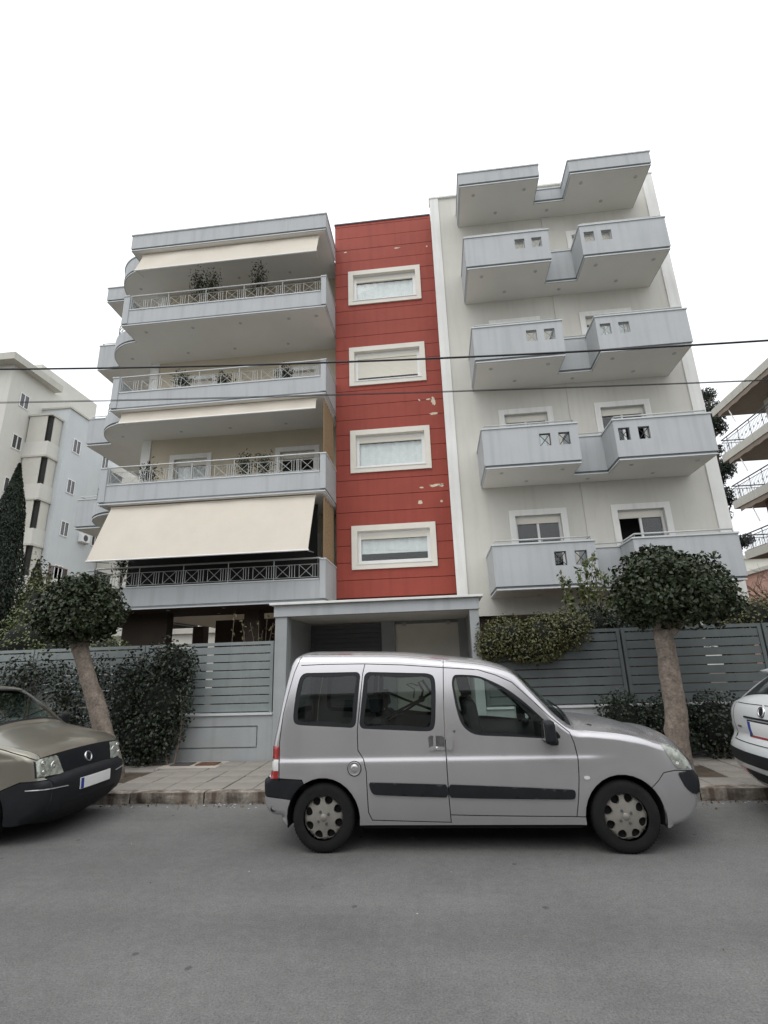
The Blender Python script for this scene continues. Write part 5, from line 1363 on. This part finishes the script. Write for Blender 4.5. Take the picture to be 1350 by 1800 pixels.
for k in range(4):
    zt = 16.2-3.05*k
    MB().box(-25.1, -22.5, 35.33, 35.37, zt-1.7, zt).build('fabric_blind', 'blind', NB); MB().box(-25.2, -22.3, 34.9, 35.39, zt-3.0, zt-1.9).build('balcony', 'nwall', NB)
simple_window(NB, RIGHT(-25.2, 30.7, 0), 0, 1.7, 6.9, 8.5, 1, 'nbrown')
def ac_unit(x, y, z, label):
    t = thing('air_conditioner', (x, y, z), label, 'air conditioner', 'air conditioners on the cream neighbour')
    MB().box(x, x+.34, y, y+.85, z, z+.6).build('case', 'winframe', t, bev=.02)
    g = MB(); g.lathe([(0, .0), (.07, .006), (.21, .006), (.23, 0)], (x+.345, y+.36, z+.3), 'X', 20); g.build('fan_grille', 'iron', t)
    MB().box(x-.02, x+.3, y+.05, y+.09, z-.06, z-.002).build('bracket', 'metal', t); MB().box(x-.02, x+.3, y+.75, y+.79, z-.06, z-.002).build('bracket', 'metal', t)
ac_unit(-25.19, 33.0, 10.6, 'white air conditioner on the pale blue side wall under the awning'); 
ac_unit(-25.19, 31.0, 7.0, 'white air conditioner low on the pale blue wall by the dark opening')

RBN = thing('neighbour_balcony_block', (19, 25, 0), 'neighbouring block with long concrete balconies and dark railings at right', 'building')
MB().box(19.0, 30, 13, 28.2, 0, 15.4).build('wall', 'nwall', RBN)
for k, z in enumerate((6.85, 9.75, 12.6, 15.55)):
    s0 = MB().box(17.1, 30.2, 12.6, 29.9, z-.32, z+.12).build('balcony_slab' if k < 3 else 'roof_slab', 'nconc', RBN)
    MB().box(17.16, 30.1, 12.7, 29.8, z-.335, z-.321).build('soffit', 'ntan', s0)
    if k < 3:
        r = MB(); pts = [(17.2, 12.8), (17.2, 29.8), (25, 29.8)]
        for zz, rr in ((1.02, .035), (.16, .02), (.86, .018)): r.tube([(*p, z+zz) for p in pts], rr, 6)
        for i in range(140):
            y = 12.8+i*.1215; r.bar((17.2, y, z+.16), (17.2, y, z+.86), .009)
            if i % 9 == 0: r.bar((17.2, y, z+.1), (17.2, y, z+1.02), .022)
            if i % 3 == 0: r.bar((17.2, y, z+.55), (17.2, y+.12, z+.42), .012); r.bar((17.2, y+.12, z+.55), (17.2, y, z+.42), .012)
        for i in range(60): r.bar((17.2+i*.13, 29.8, z+.16), (17.2+i*.13, 29.8, z+.86), .009)
        r.build('railing', 'metaldk', s0)
        for y in (14.5, 18.5, 22.5, 26): simple_window(RBN, LEFT(19.0, y+1.5, 0), 0, 1.5, z+.15, z+2.2)
    if k > 0:
        a = MB(); n = 30
        for i in range(n):
            y0, y1 = 15+i*.48, 15+(i+1)*.48
            a.add([(17.15, y0, z-.34), (17.15, y1, z-.34), (17.15, y1, z-.56-.05*(i % 2)), (17.15, y0, z-.56-.05*((i+1) % 2))], [(0, 1, 2, 3)])
        a.build('awning_valance', 'ntan', s0)
        for y in (20.3, 24.5, 28.6): MB().tube([(17.25, y, z-.34), (17.2, y-.5, z-1.5)], .03, 6).build('awning_arm', 'winframe', s0)
MB().box(18.0, 28, 27.0, 28.6, 7.0, 9.4).build('brown_wall', 'nbrown', RBN)

def far_house(name, label, x0, x1, y0, y1, h, m, wins, roof='nconc'):
    t = thing(name, ((x0+x1)/2, y0, 0), label, 'building'); MB().box(x0, x1, y0, y1, 0, h).build('wall', m, t)
    MB().box(x0-.25, x1+.25, y0-.25, y1+.25, h, h+.28).build('roof', roof, t)
    for u, v, w, hh in wins: simple_window(t, FRONT(x0, y0, 0), u, u+w, v, v+hh)
far_house('far_house', 'far cream house with dark windows seen past the right corner', 23.4, 34, 46, 56, 9.2, 'nwall', [(1.2, 6.6, 1.2, 1.3), (4.2, 6.6, 1.2, 1.3), (1.2, 3.4, 1.2, 1.3)])
far_house('pink_house', 'far pink house at the right edge behind the bare tree', 25.3, 36, 41, 45.9, 7.6, 'pink', [(1.0, 5.0, 1.1, 1.3), (3.5, 5.0, 1.1, 1.3)])
far_house('low_house', 'low cream house glimpsed through the open ground floor', -17, -9, 31, 38, 3.75, 'nwall', [(1.2, 1.2, 1.2, 1.2), (4.2, 1.2, 1.2, 1.2)])
far_house('rear_house', 'pale house glimpsed behind the left balconies', -22.2, -17.2, 38, 46, 7.2, 'nwall', [(1.0, 4.6, 1.1, 1.3), (3.0, 4.6, 1.1, 1.3)])
# unseen far side of the street, added for mirror images and to block low light
OP = thing('opposite_house', (0, -9, 0), 'long cream two storey house added unseen across the street behind the viewer', 'building')
MB().box(-26, 24, -18, -9, 0, 5.9).build('wall', 'nwall', OP); MB().box(-26.3, 24.3, -18.3, -8.6, 5.9, 6.2).build('roof', 'nconc', OP)
for k in range(16):
    for z in (.9, 3.6): MB().box(-25+k*3.05, -23.6+k*3.05, -8.99, -8.93, z, z+1.9).build('window', 'pane_dark', OP)
tag(MB().box(-40, 40, -9, -4.2, 0, .12).build('opposite_pavement', 'paver'), kind='structure')
for i, (x, y, h) in enumerate(((3.6, -5.2, 6.5), (-6.5, -5.4, 5.4), (10.5, -5.3, 6.0))):
    rg = np.random.default_rng(70+i); t = thing('street_tree', (x, y, .12), ['tall leafy tree across the street mirrored in the right windows', 'round leafy tree across the street on the left', 'leafy tree across the street on the right'][i], 'tree')
    m = MB(); limb(m, [(x, y, .1), (x+.1, y, h*.35), (x, y, h*.8)], .16, .05, 8); m.build('trunk', 'barkdk', t, smooth=True)
    crown(t, [((x, y, h*.66), (1.5, 1.4, h*.26)), ((x+.6, y, h*.85), (1.0, 1.0, h*.16)), ((x-.7, y, h*.78), (1.0, 1.0, h*.17))], 2600, .24, 'leaf', rg, wide=.3, depth=.7)

# ------------------------------------------------------------------ overhead wires
def wire(name, label, pts, r, m='cable'):
    P = np.array([tuple(onY(px, py, 7.3)) for px, py in pts]); cf = np.polyfit(P[:, 0], P[:, 2], 2); cf[0] = max(cf[0], .001)
    q = [(x, 7.3, float(np.polyval(cf, x))) for x in np.linspace(-17, 17, 70)]
    o = MB().tube(q, r, 6).build(name, m, loc=q[35], smooth=True)
    return tag(o, label, 'cable', 'overhead wires along the street')
wire('overhead_cable', 'thick black overhead cable crossing the upper balconies', [(0, 649), (300, 645), (590, 636), (845, 627), (1100, 614), (1350, 598)], .016)
wire('overhead_wire', 'thin overhead wire crossing below the thick cable', [(0, 709), (300, 702), (590, 694), (845, 688), (1100, 679), (1350, 668)], .006)
wire('overhead_wire', 'second thin overhead wire sagging onto the other thin one', [(0, 712), (250, 708), (420, 699), (590, 690), (845, 687), (1350, 671)], .004)
# ------------------------------------------------------------------ plants on the balconies
def potted(label, x, y, z, h, seed, m='leaf', spread=.32, n=420):
    rg = np.random.default_rng(seed); t = thing('potted_plant', (x, y, z), label, 'plant', 'potted plants on the balconies')
    p = MB(); p.lathe([(0, 0), (.13, 0), (.17, .30), (.19, .30), (.19, .34), (.15, .34), (.14, .30), (0, .30)], (x, y, z), 'Z', 18); p.build('pot', 'pot', t, auto=40)
    s_ = MB()
    for k in range(6): limb(s_, [(x, y, z+.28), (x+rg.uniform(-.08, .08), y, z+h*.6), (x+rg.uniform(-spread, spread)*.8, y+rg.uniform(-.2, .2), z+h*rg.uniform(.8, 1))], .012, .004, 5, 0, rg)
    s_.build('stems', 'twig', t)
    P, N = cloud((x, y, z+h*.72), (spread, spread*.8, h*.36), n, rg, lump=.5, depth=.9); V, Fc = leaves(P, N, .085, rg, wide=.22, up=.8); tri_mesh('foliage', V, Fc, m, t)
for i, (px, py, k, h, lab) in enumerate(((350, 492, 3, 2.0, 'leafy plant in a pot on the top left balcony towards the round corner'), (372, 492, 3, 1.9, 'twin leafy plant beside another pot on the top left balcony'), (455, 488, 3, 1.95, 'leafy plant standing alone in the middle of the top left balcony'),
        (262, 828, 1, 1.15, 'potted plant behind the second balcony railing by the pillar'), (430, 812, 1, 1.25, 'potted bush behind the second balcony railing between the doors'), (465, 810, 1, 1.2, 'wide potted bush behind the second balcony railing near the right door'), (322, 660, 2, 1.2, 'dark plant behind the third balcony railing'), (395, 655, 2, 1.0, 'small plant in the middle of the third balcony'), (500, 648, 2, 1.05, 'plant behind the right part of the third balcony railing'), (215, 1000, 0, 1.5, 'flowering plant at the open left end of the first balcony'))):
    q = onY(px, py, 13.62); potted(lab, q.x, 13.62, LS[k]+.222, h, 90+i)
# small aerial on the second right balcony
# ------------------------------------------------------------------ litter
rg = np.random.default_rng(55)
n = 420; P = np.stack([rg.uniform(-9, 8, n), KY-.02-np.abs(rg.normal(size=n))*.10, np.full(n, .012)], 1)
N = np.tile([0, 0, 1.], (n, 1)); V, Fc = leaves(P, N, .035, rg); tag(tri_mesh('gutter_leaves', V, Fc, 'litter'), kind='stuff')
n = 40; P = np.stack([rg.uniform(-9, 8, n), rg.uniform(1.5, 9, n), np.zeros(n)], 1); P[:, 2] = np.where(P[:, 1] > KY, SZ+.012, .010)
V, Fc = leaves(P, np.tile([0, 0, 1.], (n, 1)), .03, rg); tag(tri_mesh('scattered_leaves', V, Fc, 'litter'), kind='stuff')
m = MB()
for k in range(240):
    x, y, r_ = rg.uniform(-9, 8), KY-.03-abs(rg.normal())*.12, rg.uniform(.006, .020)
    if k > 225: x, y, r_ = rg.uniform(-5, 5), rg.uniform(3, 6.8), rg.uniform(.005, .010)
    m.add([(x+r_*a, y+r_*b*.8, max(0.001, r_*.55*(c+.6))) for a, b, c in ((1, 0, 0), (0, 1, 0), (-1, .2, 0), (0, -1, 0), (.1, .1, .9), (0, 0, -.6))], [(0, 1, 4), (1, 2, 4), (2, 3, 4), (3, 0, 4)])
tag(m.build('gutter_grit', 'pebble'), kind='stuff')
